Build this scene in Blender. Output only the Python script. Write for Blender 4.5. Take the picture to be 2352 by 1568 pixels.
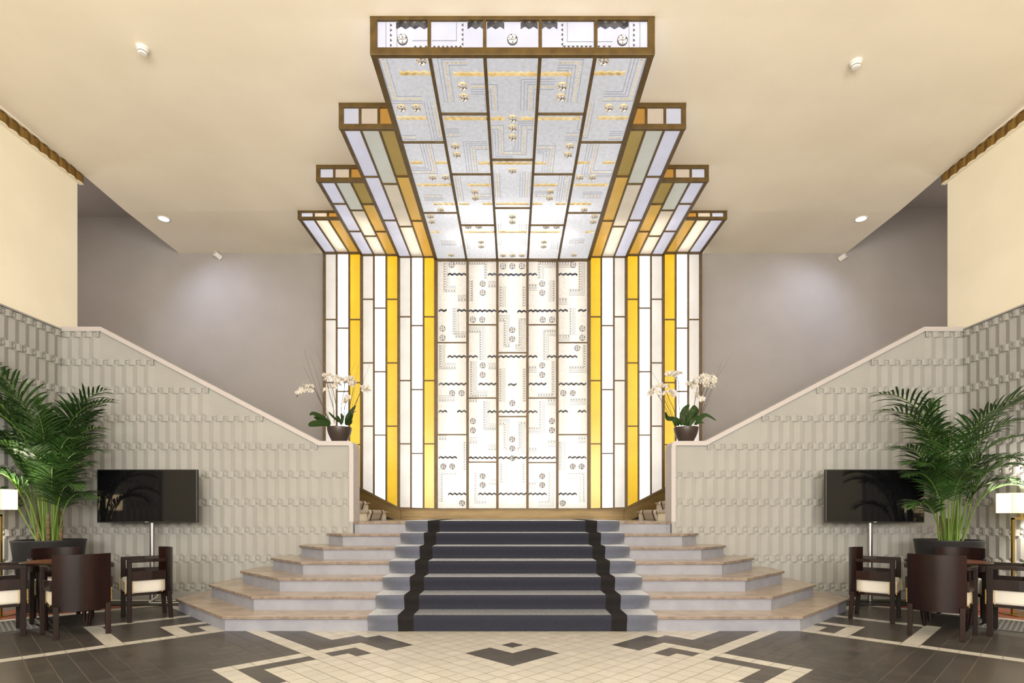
import bpy, bmesh, math, random
from mathutils import Vector, Matrix
for o in list(bpy.data.objects): bpy.data.objects.remove(o, do_unlink=True)
SC = bpy.context.scene; COL = SC.collection
PI = math.pi
# ---------------------------------------------------------------- camera, world, exposure
FPX = 1290.0; EYE = 1.2
cam = bpy.data.objects.new('camera', bpy.data.cameras.new('camera')); COL.objects.link(cam)
cam.location = (0, 0, EYE); cam.rotation_euler = (PI/2, 0, 0)
cam.data.sensor_width = 36; cam.data.lens = FPX/2352*36
cam.data.shift_x = -1.0/2352; cam.data.shift_y = 394/2352
cam.data.clip_start = 0.05
SC.camera = cam
SC.view_settings.view_transform = 'Standard'; SC.view_settings.look = 'None'
SC.view_settings.gamma = 1; SC.view_settings.exposure = 0.0; SC.view_settings.use_curve_mapping = False
W = bpy.data.worlds.new('lobby_daylight'); SC.world = W; W.use_nodes = True
bgn = W.node_tree.nodes['Background']
bgn.inputs[0].default_value = (1.0, 0.95, 0.89, 1); bgn.inputs[1].default_value = 1.15
def area(name, loc, target, size, sy, power, col):
    l = bpy.data.lights.new(name, 'AREA'); l.shape = 'RECTANGLE'; l.size = size; l.size_y = sy; l.energy = power; l.color = col
    o = bpy.data.objects.new(name, l); COL.objects.link(o); o.location = loc
    o.rotation_euler = (Vector(target)-Vector(loc)).to_track_quat('-Z', 'Y').to_euler(); return o
# added fill lamps far behind the camera: cool from the front, warm towards the ceiling
area('lobby_front_fill', (0, -7.5, 2.2), (0, 6, 1.6), 11, 3.2, 60, (0.86, 0.92, 1.0))
for sx_ in (-1, 1):
    l_ = bpy.data.lights.new('stairwell_fill', 'POINT'); l_.energy = 46; l_.color = (1.0, .86, .72); l_.shadow_soft_size = .2
    o_ = bpy.data.objects.new('stairwell_fill', l_); COL.objects.link(o_); o_.location = (sx_*8.0, 8.6, 5.2)  # added lamp without a fitting, brightens the stairwell wall and ceiling
area('lobby_ceiling_fill', (0, -4.0, 2.8), (0, 3.6, 6.1), 9, 2.5, 1380, (1.0, 0.93, 0.81))  # warm fill added to brighten the ceiling and upper walls

# ---------------------------------------------------------------- materials
def mat(name, col, rough=.6, metal=0, spec=.5, coat=0):
    m = bpy.data.materials.new(name); m.use_nodes = True
    b = m.node_tree.nodes['Principled BSDF']
    b.inputs['Base Color'].default_value = (*col, 1); b.inputs['Roughness'].default_value = rough
    b.inputs['Metallic'].default_value = metal; b.inputs['Specular IOR Level'].default_value = spec
    b.inputs['Coat Weight'].default_value = coat
    return m
def nodes(m): return m.node_tree.nodes, m.node_tree.links
def bsdf(m): return m.node_tree.nodes['Principled BSDF']
def noisy(m, c1, c2, scale=4, detail=4, stretch=(1,1,1), bump=0, bscale=60, lo=.35, hi=.65):
    n, l = nodes(m)
    tc = n.new('ShaderNodeTexCoord'); mp = n.new('ShaderNodeMapping'); mp.inputs['Scale'].default_value = stretch
    l.new(tc.outputs['Object'], mp.inputs[0])
    nt = n.new('ShaderNodeTexNoise'); nt.inputs['Scale'].default_value = scale; nt.inputs['Detail'].default_value = detail
    l.new(mp.outputs[0], nt.inputs['Vector'])
    cr = n.new('ShaderNodeValToRGB'); e = cr.color_ramp.elements
    e[0].position = lo; e[1].position = hi; e[0].color = (*c1, 1); e[1].color = (*c2, 1)
    l.new(nt.outputs['Fac'], cr.inputs[0]); l.new(cr.outputs[0], bsdf(m).inputs['Base Color'])
    if bump:
        n2 = n.new('ShaderNodeTexNoise'); n2.inputs['Scale'].default_value = bscale; l.new(mp.outputs[0], n2.inputs['Vector'])
        bp = n.new('ShaderNodeBump'); bp.inputs['Strength'].default_value = bump; bp.inputs['Distance'].default_value = .01
        l.new(n2.outputs['Fac'], bp.inputs['Height']); l.new(bp.outputs[0], bsdf(m).inputs['Normal'])
    return m
def sr(r, g, b):
    f = lambda c: (c/255/12.92) if c/255 <= .04045 else ((c/255+.055)/1.055)**2.4
    return (f(r), f(g), f(b))
M = {}
M['ceil'] = noisy(mat('cream_ceiling_plaster', (0,0,0), .9, spec=.1), (.80,.74,.635), (.84,.78,.675), 1.2, 3, bump=.05, bscale=20)
M['cream'] = noisy(mat('cream_wall_plaster', (0,0,0), .9, spec=.1), (.84,.785,.65), (.88,.825,.69), 1.5, 4, bump=.06, bscale=25)
M['back'] = noisy(mat('grey_beige_wall_paint', (0,0,0), .9, spec=.1), (.33,.312,.305), (.35,.33,.322), 2, 4, bump=.05, bscale=30)
M['relief'] = noisy(mat('off_white_relief_plaster', (0,0,0), .75, spec=.2), (.335,.332,.322), (.355,.352,.342), 2.5, 4)
M['cap'] = mat('pale_rail_paint', (.47,.435,.44), .5, spec=.3)
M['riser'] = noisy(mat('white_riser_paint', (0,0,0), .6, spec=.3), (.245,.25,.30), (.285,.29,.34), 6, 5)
M['stone'] = noisy(mat('tan_limestone', (0,0,0), .22, spec=.5), (.36,.285,.225), (.46,.375,.30), 5, 6, bump=.02, bscale=90)
M['edge'] = noisy(mat('shaded_limestone_edge', (0,0,0), .7, spec=.2), (.17,.135,.115), (.27,.215,.18), 14, 6)  # tread fronts: shade put into a darker colour, with dirt and a duller finish
M['gold'] = noisy(mat('gilded_frame_bronze', (0,0,0), .45, .35), (.085,.052,.015), (.125,.078,.022), 12, 4)
M['bar'] = noisy(mat('dark_bronze_bar', (0,0,0), .5, .3), (.10,.062,.028), (.13,.085,.04), 12, 4)
M['trim'] = noisy(mat('bronze_base_board', (0,0,0), .35, .4), (.13,.08,.025), (.17,.11,.035), 2, 5, (1,1,6))
M['cornice'] = noisy(mat('gilded_cornice', (0,0,0), .55, .2), (.16,.085,.012), (.22,.125,.02), 8, 4)
M['wood'] = noisy(mat('dark_mahogany', (0,0,0), .33, spec=.22), (.006,.0022,.002), (.015,.0045,.004), 6, 5, (1,1,.15))
M['fabric'] = mat('cream_woven_fabric', (.62,.55,.46), .9, spec=.1)
M['brass'] = mat('brass', (.62,.42,.12), .3, 1)
M['black'] = mat('black_plastic', (.012,.012,.013), .35)
M['screen'] = mat('television_glass', (.004,.004,.005), .06, spec=.35)
M['steel'] = mat('brushed_steel', (.38,.38,.40), .32, 1)
M['pot'] = mat('charcoal_planter', (.018,.018,.021), .55, spec=.4)
M['bowl'] = mat('brown_ceramic_bowl', (.045,.032,.028), .35, spec=.4)
M['soil'] = noisy(mat('potting_soil', (0,0,0), 1), (.02,.012,.008), (.06,.04,.025), 60, 3)
M['leaf'] = noisy(mat('palm_leaf', (0,0,0), .35, spec=.5), (.012,.036,.007), (.036,.092,.018), 3, 3)
M['leaf2'] = noisy(mat('palm_leaf_fresh', (0,0,0), .35, spec=.5), (.035,.10,.012), (.07,.17,.025), 3, 3)
M['stalk'] = mat('palm_stalk_green', (.10,.17,.03), .5)
M['trunk'] = noisy(mat('palm_trunk_brown', (0,0,0), .9), (.09,.055,.03), (.22,.15,.085), 10, 4, (1,1,5))
M['oleaf'] = mat('orchid_leaf', (.022,.052,.010), .35)
M['ostem'] = mat('orchid_stem', (.03,.025,.012), .5)
M['twig'] = mat('dry_twig', (.06,.035,.02), .7)
M['petal'] = mat('orchid_petal', (.56,.53,.50), .6); bsdf(M['petal']).inputs['Subsurface Weight'].default_value = .0
M['lip'] = mat('orchid_lip', (.55,.38,.10), .5)
M['white'] = mat('white_plastic', (.75,.74,.72), .4)
M['tabletop'] = noisy(mat('red_brown_table_leather', (0,0,0), .3, spec=.5), (.13,.028,.016), (.18,.04,.022), 5, 4)
M['wcable'] = mat('white_cable', (.75,.72,.66), .5)
M['facetgold'] = noisy(mat('gilt_mirror_facet', (0,0,0), .2, .55), (.80,.60,.24), (.92,.80,.50), 5, 2)
M['facetsteel'] = noisy(mat('silvered_mirror_facet', (0,0,0), .25, .6), (.05,.05,.06), (.14,.145,.18), 14, 2)
def emis(name, col, s):
    m = bpy.data.materials.new(name); m.use_nodes = True; n, l = nodes(m); n.clear()
    e = n.new('ShaderNodeEmission'); e.inputs[0].default_value = (*col, 1); e.inputs[1].default_value = s
    o = n.new('ShaderNodeOutputMaterial'); l.new(e.outputs[0], o.inputs[0]); return m
M['tube'] = emis('fluorescent_tube', (1,.97,.92), 34)
M['tubeceil'] = emis('fluorescent_tube_ceiling', (.97,.98,1), 50)
M['tubehot'] = emis('bright_fluorescent_tube', (1,.98,.95), 220)
M['lens'] = emis('spotlight_lens', (.9,.92,1), 30)
def glass(name, tint, em, emcol=None, ribs=0, axis=0, pattern=0, tr=.45):
    """back-lit pane: diffusing translucent glass over an even low glow"""
    m = bpy.data.materials.new(name); m.use_nodes = True; n, l = nodes(m); n.clear()
    out = n.new('ShaderNodeOutputMaterial'); add = n.new('ShaderNodeAddShader')
    t = n.new('ShaderNodeBsdfTranslucent'); g = n.new('ShaderNodeBsdfGlossy'); g.inputs['Roughness'].default_value = .25
    mix = n.new('ShaderNodeMixShader'); mix.inputs[0].default_value = .06
    e = n.new('ShaderNodeEmission'); e.inputs[1].default_value = em
    tc = n.new('ShaderNodeTexCoord')
    mulc = n.new('ShaderNodeMix'); mulc.data_type = 'RGBA'; mulc.blend_type = 'MULTIPLY'; mulc.inputs[0].default_value = 1
    mulc.inputs[6].default_value = (*tint, 1)
    nt = n.new('ShaderNodeTexNoise'); nt.inputs['Scale'].default_value = 2.5 if not pattern else 22; nt.inputs['Detail'].default_value = 5
    l.new(tc.outputs['Object'], nt.inputs['Vector'])
    cr = n.new('ShaderNodeValToRGB'); a = .90 if not pattern else .86
    cr.color_ramp.elements[0].position = .3; cr.color_ramp.elements[1].position = .7
    cr.color_ramp.elements[0].color = (a, a*.99, a*.97, 1); cr.color_ramp.elements[1].color = (1,1,1,1)
    l.new(nt.outputs['Fac'], cr.inputs[0])
    last = cr.outputs[0]
    if ribs:
        wv = n.new('ShaderNodeTexWave'); wv.wave_type = 'BANDS'; wv.bands_direction = 'X'; wv.inputs['Scale'].default_value = ribs
        l.new(tc.outputs['Object'], wv.inputs['Vector'])
        c2 = n.new('ShaderNodeValToRGB'); c2.color_ramp.elements[0].color = (.86,.85,.83,1); c2.color_ramp.elements[1].color = (1,1,1,1)
        l.new(wv.outputs['Fac'], c2.inputs[0])
        m2 = n.new('ShaderNodeMix'); m2.data_type = 'RGBA'; m2.blend_type = 'MULTIPLY'; m2.inputs[0].default_value = 1
        l.new(last, m2.inputs[6]); l.new(c2.outputs[0], m2.inputs[7]); last = m2.outputs[2]
    l.new(last, mulc.inputs[7])
    tm = n.new('ShaderNodeMix'); tm.data_type = 'RGBA'; tm.blend_type = 'MULTIPLY'; tm.inputs[0].default_value = 1; tm.inputs[7].default_value = (tr,tr,tr,1)
    l.new(mulc.outputs[2], tm.inputs[6]); l.new(tm.outputs[2], t.inputs[0])
    if emcol:
        em2 = n.new('ShaderNodeMix'); em2.data_type = 'RGBA'; em2.blend_type = 'MULTIPLY'; em2.inputs[0].default_value = 1; em2.inputs[6].default_value = (*emcol, 1)
        l.new(last, em2.inputs[7]); l.new(em2.outputs[2], e.inputs[0])
    else: l.new(mulc.outputs[2], e.inputs[0])
    l.new(t.outputs[0], mix.inputs[1]); l.new(g.outputs[0], mix.inputs[2])
    l.new(mix.outputs[0], add.inputs[0]); l.new(e.outputs[0], add.inputs[1]); l.new(add.outputs[0], out.inputs[0])
    return m
G_ = {}
G_['v_white'] = glass('lit_milk_glass', (.93,.96,1), 1.15, (.95,.93,.92))
G_['v_rib'] = glass('lit_ribbed_cream_glass', (.97,.93,.88), 0.52, (1,.95,.89), ribs=16)
G_['v_yellow'] = glass('lit_ribbed_yellow_glass', (.98,.72,.22), 0.62, (1.0,.66,.03), ribs=16)
G_['v_press'] = glass('lit_pressed_glass', (1,.97,.94), 0.37, (1,.89,.76), pattern=1)
G_['c_press'] = glass('pressed_ceiling_glass', (.95,.96,1), 0.39, (.98,.97,1.0), pattern=1, tr=.45)
G_['c_lav'] = glass('lavender_ribbed_ceiling_glass', (.95,.95,1), 0.45, (.93,.92,1.08), ribs=16, tr=.45)
G_['c_green'] = glass('pale_celadon_ribbed_glass', (.95,.93,.84), 0.36, (.95,.97,.88), ribs=16, tr=.45)
G_['c_cream'] = glass('cream_ribbed_ceiling_glass', (1,.92,.80), 0.4, (1,.90,.75), ribs=16, tr=.45)
G_['c_olive'] = glass('olive_gold_ribbed_glass', (1,.72,.25), 0.2, (1.0,.80,.26), ribs=16, tr=.4)
G_['c_amber'] = glass('amber_ribbed_glass', (1,.65,.12), 0.38, (1.0,.70,.18), ribs=16, tr=.45)
G_['f_press'] = glass('lit_front_pressed_glass', (.95,.95,1), 0.62, (.93,.91,1.02), pattern=0)
G_['f_amber'] = glass('front_amber_glass', (1,.65,.15), 0.372, (1.0,.55,.12), ribs=16)
G_['f_cream'] = glass('front_cream_glass', (1,.88,.74), 0.484, (1,.84,.66), ribs=16)
G_['f_lav'] = glass('front_lavender_glass', (.95,.95,1), 0.533, (.93,.92,1.0), ribs=16)
G_['etch'] = glass('etched_line_glass', (.12,.09,.07), 0.05, (1,.8,.6))
G_['etchc'] = glass('etched_ceiling_line_glass', (.7,.7,.75), 0.211, (1,1,1.1))
G_['tooth'] = mat('dark_glass_tooth', (.06,.045,.04), .3)
G_['toothf'] = mat('grey_glass_tooth', (.09,.08,.085), .4)
G_['crystal'] = mat('cut_crystal', (.85,.85,.9), .15, .1)
G_['shade'] = glass('lit_lampshade', (1,.90,.70), 0.5, (1,.88,.62))

# ---------------------------------------------------------------- mesh helpers
class MB:
    def __init__(s): s.v = []; s.f = []; s.m = []
    def face(s, pts, mi=0):
        n = len(s.v); s.v += [tuple(p) for p in pts]; s.f.append(tuple(range(n, n+len(pts)))); s.m.append(mi)
    def hexa(s, p, mi=0):       # 8 pts: bottom 4 then top 4
        n = len(s.v); s.v += [tuple(q) for q in p]
        for f in ((0,3,2,1),(4,5,6,7),(0,1,5,4),(1,2,6,5),(2,3,7,6),(3,0,4,7)):
            s.f.append(tuple(n+i for i in f)); s.m.append(mi)
    def box(s, x0, x1, y0, y1, z0, z1, mi=0):
        s.hexa([(x0,y0,z0),(x1,y0,z0),(x1,y1,z0),(x0,y1,z0),(x0,y0,z1),(x1,y0,z1),(x1,y1,z1),(x0,y1,z1)], mi)
    def prism(s, poly, a, b, fn, mi=0):      # poly 2d, fn(u,v,n) -> 3d
        n = len(s.v); k = len(poly)
        s.v += [tuple(fn(u, v, a)) for u, v in poly] + [tuple(fn(u, v, b)) for u, v in poly]
        s.f.append(tuple(range(n, n+k))); s.m.append(mi)
        s.f.append(tuple(range(n+2*k-1, n+k-1, -1))); s.m.append(mi)
        for i in range(k):
            j = (i+1) % k; s.f.append((n+j, n+i, n+k+i, n+k+j)); s.m.append(mi)
    def lathe(s, prof, c=(0,0,0), seg=32, mi=0, close=False):
        n = len(s.v)
        for r, z in prof:
            for i in range(seg):
                a = 2*PI*i/seg; s.v.append((c[0]+r*math.cos(a), c[1]+r*math.sin(a), c[2]+z))
        for j in range(len(prof)-1):
            for i in range(seg):
                k = (i+1) % seg
                s.f.append((n+j*seg+i, n+j*seg+k, n+(j+1)*seg+k, n+(j+1)*seg+i)); s.m.append(mi)
        if close:
            s.f.append(tuple(n+i for i in reversed(range(seg)))); s.m.append(mi)
            q = n+(len(prof)-1)*seg; s.f.append(tuple(q+i for i in range(seg))); s.m.append(mi)
    def tube(s, path, r, seg=8, mi=0):
        P = [Vector(p) for p in path]; n = len(s.v); R = r if isinstance(r, (list, tuple)) else [r]*len(P)
        up = Vector((0,0,1))
        for i, p in enumerate(P):
            d = (P[min(i+1, len(P)-1)]-P[max(i-1, 0)]).normalized()
            ref = up if abs(d.dot(up)) < .95 else Vector((1,0,0))
            a = d.cross(ref).normalized(); b = d.cross(a).normalized()
            for k in range(seg):
                t = 2*PI*k/seg; s.v.append(tuple(p+a*math.cos(t)*R[i]+b*math.sin(t)*R[i]))
        for i in range(len(P)-1):
            for k in range(seg):
                q = (k+1) % seg; s.f.append((n+i*seg+k, n+i*seg+q, n+(i+1)*seg+q, n+(i+1)*seg+k)); s.m.append(mi)
        s.f.append(tuple(n+k for k in reversed(range(seg)))); s.m.append(mi)
        q = n+(len(P)-1)*seg; s.f.append(tuple(q+k for k in range(seg))); s.m.append(mi)
    def build(s, name, mats, parent=None, smooth=False, bevel=0, recalc=True, loc=None, angle=None):
        me = bpy.data.meshes.new(name); me.from_pydata(s.v, [], s.f)
        if not isinstance(mats, (list, tuple)): mats = [mats]
        for m in mats: me.materials.append(m)
        for p, i in zip(me.polygons, s.m): p.material_index = i
        if recalc:
            bm = bmesh.new(); bm.from_mesh(me); bmesh.ops.remove_doubles(bm, verts=bm.verts, dist=1e-5)
            bmesh.ops.recalc_face_normals(bm, faces=bm.faces); bm.to_mesh(me); bm.free()
        if smooth:
            me.shade_smooth()
            if angle: me.set_sharp_from_angle(angle=angle)
        o = bpy.data.objects.new(name, me); COL.objects.link(o)
        if parent: o.parent = parent
        if loc: o.location = loc
        if bevel:
            b = o.modifiers.new('bevel', 'BEVEL'); b.width = bevel; b.segments = 2; b.limit_method = 'ANGLE'; b.harden_normals = False
        return o
def thing(name, label, cat, loc=(0,0,0), rz=0, group=None):
    o = bpy.data.objects.new(name, None); COL.objects.link(o); o.empty_display_size = .1
    o.location = loc; o.rotation_euler = (0,0,rz); o['label'] = label; o['category'] = cat
    if group: o['group'] = group
    return o
def tag(o, label, cat, group=None):
    o['label'] = label; o['category'] = cat
    if group: o['group'] = group
    return o
def struct(o, label=None):
    o['kind'] = 'structure'
    if label: o['label'] = label
    return o
def copy_tree(src, loc, rz, label, parent=None):
    c = src.copy(); COL.objects.link(c)
    if parent is None: c.location = loc; c.rotation_euler = (0,0,rz); c['label'] = label
    else: c.parent = parent
    for ch in list(src.children): copy_tree(ch, None, 0, None, c)
    return c

# ---------------------------------------------------------------- key dimensions
XW = 6.22; WY = 7.755; WT = .27; GY = 10.10; BY = 10.36; RIS = .1545; S = GY/FPX
LAND = 7*RIS; UPW = 8.03
ceil_knots = [(-9, 6.11), (5.58, 6.11), (6.72, 6.09), (7.85, 6.05), (8.93, 5.995), (BY, 5.99)]
def cz(y):
    for (a, za), (b, zb) in zip(ceil_knots, ceil_knots[1:]):
        if a <= y <= b: return za+(zb-za)*(y-a)/(b-a)
    return 5.99
# ---------------------------------------------------------------- floor
TS = .1005
def floor_kind(a, b):        # tile indices, a <= b in the mirrored half
    if a > b: a, b = b, a
    r = lambda a0, a1, b0, b1: a0 <= a < a1 and b0 <= b < b1
    if (r(0,4,0,2) or r(0,2,0,4)) or r(3,4,3,4): return 1
    if r(-6,-4,11,60) and b < 40 and a >= -6: return 1
    if r(-4,-2,11,13) or r(-3,-1,8,12): return 1
    if r(-6,-4,9,10) or r(-5,-4,8,10): return 1
    if r(-11,-7,9,10) or r(-11,-10,6,10): return 1
    if a < -7 and 11 <= b < 21: return 1
    if a < -12 and b < 11: return 1
    if r(-10,-9,22,25) or r(-9,-3,24,25): return 1
    if b >= 38: return 2
    if a < -8 and 22 <= b < 37:
        if r(-15,-14,22,30): return 0
        if a >= -14 and b == 29: return 0
        if r(-11,-10,22,26) or (a >= -11 and b == 25) or (a >= -9 and 22 <= b < 24): return 0
        return 1
    return 0
fl = MB(); fl.box(-XW-.3, XW+.3, -9, 10.5, -.1, -.004, 3)
g = .0030
grille_cells = []
for i in range(-70, 60):
    for j in range(-70, 60):
        ca, cb = i+.5, j+.5
        x = (ca-cb)*TS; y = (ca+cb)*TS+4.41
        if abs(x) > XW+.1 or y < 1.4 or y > WY+.15: continue
        a, b = min(i, j), max(i, j)
        k = floor_kind(i, j)
        gg = g/2/TS*1.0
        if k == 2 and (a % 2 or b % 2): gg = g/2/TS
        pts = []
        for da, db in ((gg,gg),(1-gg,gg),(1-gg,1-gg),(gg,1-gg)):
            pts.append(((i+da-j-db)*TS, (i+da+j+db)*TS+4.41, 0))
        fl.face(pts, k)
        nn = len(fl.v)
# far part of the lobby floor behind the photographer: one plain area of the same paving
fl.box(-XW, XW, -9, 1.5, -.004, -.001, 0)
def tile_mat(name, c1, c2, rough, streak):
    m = mat(name, (0,0,0), rough, spec=.5); n, l = nodes(m)
    tc = n.new('ShaderNodeTexCoord'); sp = n.new('ShaderNodeSeparateXYZ'); l.new(tc.outputs['Object'], sp.inputs[0])
    ab = n.new('ShaderNodeMath'); ab.operation = 'ABSOLUTE'; l.new(sp.outputs[0], ab.inputs[0])
    def mth(op, a, b):
        q = n.new('ShaderNodeMath'); q.operation = op
        for i, s_ in enumerate((a, b)):
            if isinstance(s_, (int, float)): q.inputs[i].default_value = s_
            elif s_ is not None: l.new(s_, q.inputs[i])
        return q.outputs[0]
    yp = mth('SUBTRACT', sp.outputs[1], 4.41)
    A = mth('DIVIDE', mth('SUBTRACT', yp, ab.outputs[0]), 2*TS); B = mth('DIVIDE', mth('ADD', yp, ab.outputs[0]), 2*TS)
    cx = n.new('ShaderNodeCombineXYZ'); l.new(mth('FLOOR', A, None), cx.inputs[0]); l.new(mth('FLOOR', B, None), cx.inputs[1]); l.new(mth('SIGN', sp.outputs[0], None), cx.inputs[2])
    wn = n.new('ShaderNodeTexWhiteNoise'); l.new(cx.outputs[0], wn.inputs['Vector'])
    c3 = n.new('ShaderNodeCombineXYZ'); l.new(mth('MULTIPLY', A, .7), c3.inputs[0]); l.new(mth('MULTIPLY', B, 9), c3.inputs[1])
    nt = n.new('ShaderNodeTexNoise'); nt.inputs['Scale'].default_value = 1.0; nt.inputs['Detail'].default_value = 4; l.new(c3.outputs[0], nt.inputs['Vector'])
    fac = mth('ADD', mth('MULTIPLY', wn.outputs['Value'], .6), mth('MULTIPLY', mth('SUBTRACT', nt.outputs['Fac'], .5), streak))
    mx = n.new('ShaderNodeMix'); mx.data_type = 'RGBA'; mx.inputs[6].default_value = (*c1,1); mx.inputs[7].default_value = (*c2,1)
    l.new(fac, mx.inputs[0]); l.new(mx.outputs[2], bsdf(m).inputs['Base Color'])
    return m
M['t0'] = tile_mat('cream_floor_tile', (.53,.505,.46), (.62,.595,.54), .26, .4)
M['t1'] = tile_mat('charcoal_floor_tile', (.050,.045,.042), (.085,.074,.068), .30, 1.4)
M['t2'] = tile_mat('terracotta_floor_tile', (.25,.075,.045), (.30,.10,.06), .4, .3)
M['grout'] = mat('tile_grout', (.30,.25,.19), .9)
fo = fl.build('floor', [M['t0'], M['t1'], M['t2'], M['grout']], recalc=False); struct(fo)

# ---------------------------------------------------------------- ceiling and upper walls
c = MB()
XC = 6.146
for (a, za), (b, zb) in zip(ceil_knots, ceil_knots[1:]):
    c.hexa([(-XC,a,za),(XC,a,za),(XC,b,zb),(-XC,b,zb),(-XC,a,za+.25),(XC,a,za+.25),(XC,b,zb+.25),(-XC,b,zb+.25)])
for sgn in (-1, 1):
    x0, x1 = sorted((sgn*XC, sgn*(XW+.02))); c.box(x0, x1, -9, UPW, 6.06, 6.36)
struct(c.build('ceiling', M['ceil']))
for sgn, nm, zt in ((-1, 'left', 6.66), (1, 'right', 6.82)):
    u = MB(); x0, x1 = sorted((sgn*(XC-.0), sgn*9.2)); u.box(x0, x1, 7.0, BY+.1, zt, zt+.2)
    u.box(min(sgn*XC, sgn*(XC-.05)), max(sgn*XC, sgn*(XC-.05)), 7.0, BY, 6.12, zt)
    struct(u.build('ceiling_stairwell_'+nm, M['back']))
b = MB(); b.box(-9.2, 9.2, BY, BY+.2, -.1, 7.1); struct(b.build('wall_back', M['back']))
for sgn, nm in ((-1, 'left'), (1, 'right')):
    w = MB(); x0, x1 = sorted((sgn*XW, sgn*(XW+.3)))
    w.box(x0, x1, -9, UPW, 3.735, 6.10, 0)
    w.box(x0, x1, -9, 4.85, -.05, 3.735, 0)
    struct(w.build('wall_'+nm, [M['cream']]))
    w = MB(); x0, x1 = sorted((sgn*9.0, sgn*9.2)); w.box(x0, x1, 7, BY+.1, 0, 7.1)
    w.box(min(sgn*(XW+.3), sgn*9.2), max(sgn*(XW+.3), sgn*9.2), 6.9, 7.0, 0, 7.1)
    struct(w.build('wall_stairwell_'+nm, M['back']))
# gilded pleated cornice along each side wall
for sgn, nm in ((-1, 'left'), (1, 'right')):
    k = MB(); pitch = .152; y = UPW+.05; n = 0
    prof = [(0, .050), (.28, .066), (.60, .060), (.78, .040), (1.0, .050)]
    ys = []
    while y > 1.0:
        for t, d in prof[:-1]: ys.append((y-t*pitch, d))
        y -= pitch
    z0, z1 = 5.925, 6.075
    for (ya, da), (yb, db) in zip(ys, ys[1:]):
        xa, xb, xo = sgn*(XW-da), sgn*(XW-db), sgn*(XW+.01)
        k.face([(xa,ya,z0),(xb,yb,z0),(xb,yb,z1),(xa,ya,z1)])
        k.face([(xa,ya,z0),(xb,yb,z0),(xo,yb,z0),(xo,ya,z0)])
    ya, da = ys[0]; k.face([(sgn*(XW-da),ya,z0),(sgn*(XW-da),ya,z1),(sgn*(XW+.05),ya,z1),(sgn*(XW+.05),ya,z0)])
    # small cut notches
    y = UPW+.05-.07
    while y > 1.2:
        k.box(*sorted((sgn*(XW-.072), sgn*(XW-.055))), y-.03, y+.01, 6.037, 6.048, 1); y -= pitch
    # white fillets above and below
    for za, zb, ex in ((z1, z1+.009, .006), (z0-.006, z0, .003)):
        for (ya, da), (yb, db) in zip(ys, ys[1:]):
            xa, xb, xo = sgn*(XW-da-ex), sgn*(XW-db-ex), sgn*(XW+.01)
            k.hexa([(xa,ya,za),(xb,yb,za),(xo,yb,za),(xo,ya,za),(xa,ya,zb),(xb,yb,zb),(xo,yb,zb),(xo,ya,zb)], 2)
    struct(k.build('trim_cornice_'+nm, [M['cornice'], M['bar'], M['cream']], recalc=False))

# ---------------------------------------------------------------- relief walls
PU, PV = .1503, .3866
def relief_cell(mb, cu, cv, fn, left=True, right=True, up=True, down=True, plain_up=False):
    """module centred on a small pyramid; fn(u,v,h)"""
    R = .019; e = .026; hu = PU/2; hv = PV/2
    def P(u, v, h): return fn(cu+u, cv+v, h)
    for su in ([-1] if left else [])+([1] if right else []):
        mb.face([P(0,0,.021), P(su*e,0,.010+.0), P(su*e,e,.003), P(0,e,.003)]) if False else None
        # pyramid quarter pairs
        for sv in (1, -1):
            mb.face([P(0,0,.020), P(su*e,0,.004), P(su*e,sv*e,.004)]); mb.face([P(0,0,.020), P(su*e,sv*e,.004), P(0,sv*e,.004)])
            mb.face([P(su*e,0,.004), P(su*hu,0,.004), P(su*hu,sv*.03,.004), P(su*e,sv*.03,.004)])
            mb.face([P(0,sv*e,.004), P(su*e,sv*e,.004), P(su*e,sv*.03,.004), P(0,sv*.03,.004)])
            has = up if sv == 1 else down
            if has:
                mb.face([P(0,sv*.03,.002), P(su*hu,sv*.03,.0), P(0,sv*.072,R)])
                mb.face([P(su*hu,sv*.03,.0), P(su*hu,sv*hv,0), P(0,sv*hv,R), P(0,sv*.072,R)])
            elif sv == 1:
                mb.face([P(0,.03,.004), P(su*hu,.03,.004), P(su*hu,.043,.004), P(0,.043,.004)])
        # half block
        bh = .042; u0, u1 = su*(hu-.049), su*hu
        h0, hm = .013, .026
        um = su*(hu-.018)
        prof = [(u0, h0), (um, hm), (u1, hm)]
        mb.face([P(u0,-bh,0), P(u0,bh,0), P(u0,bh,h0), P(u0,-bh,h0)])
        for (ua, ha), (ub, hb) in zip(prof, prof[1:]):
            mb.face([P(ua,-bh,ha), P(ub,-bh,hb), P(ub,bh,hb), P(ua,bh,ha)])
            for sv in (-1, 1): mb.face([P(ua,sv*bh,0), P(ub,sv*bh,0), P(ub,sv*bh,hb), P(ua,sv*bh,ha)])
        # raised fillet above and below the square, in line with the blocks
        for sv in (-1, 1):
            v0, v1 = sv*.0285, sv*.0395
            if sv == 1 and up: continue
            if sv == -1: continue
            mb.face([P(0,v0,.014), P(u0,v0,.014), P(u0,v1,.014), P(0,v1,.014)])
            mb.face([P(0,v0,0), P(u0,v0,0), P(u0,v0,.014), P(0,v0,.014)])
            mb.face([P(0,v1,0), P(u0,v1,0), P(u0,v1,.014), P(0,v1,.014)])
ZR = [3.665-PV*k for k in range(10)]
NC = [3, 8, 13, 18, 23, 26, 26, 26, 26, 26]      # last column index of each band, counted from the corner
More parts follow.
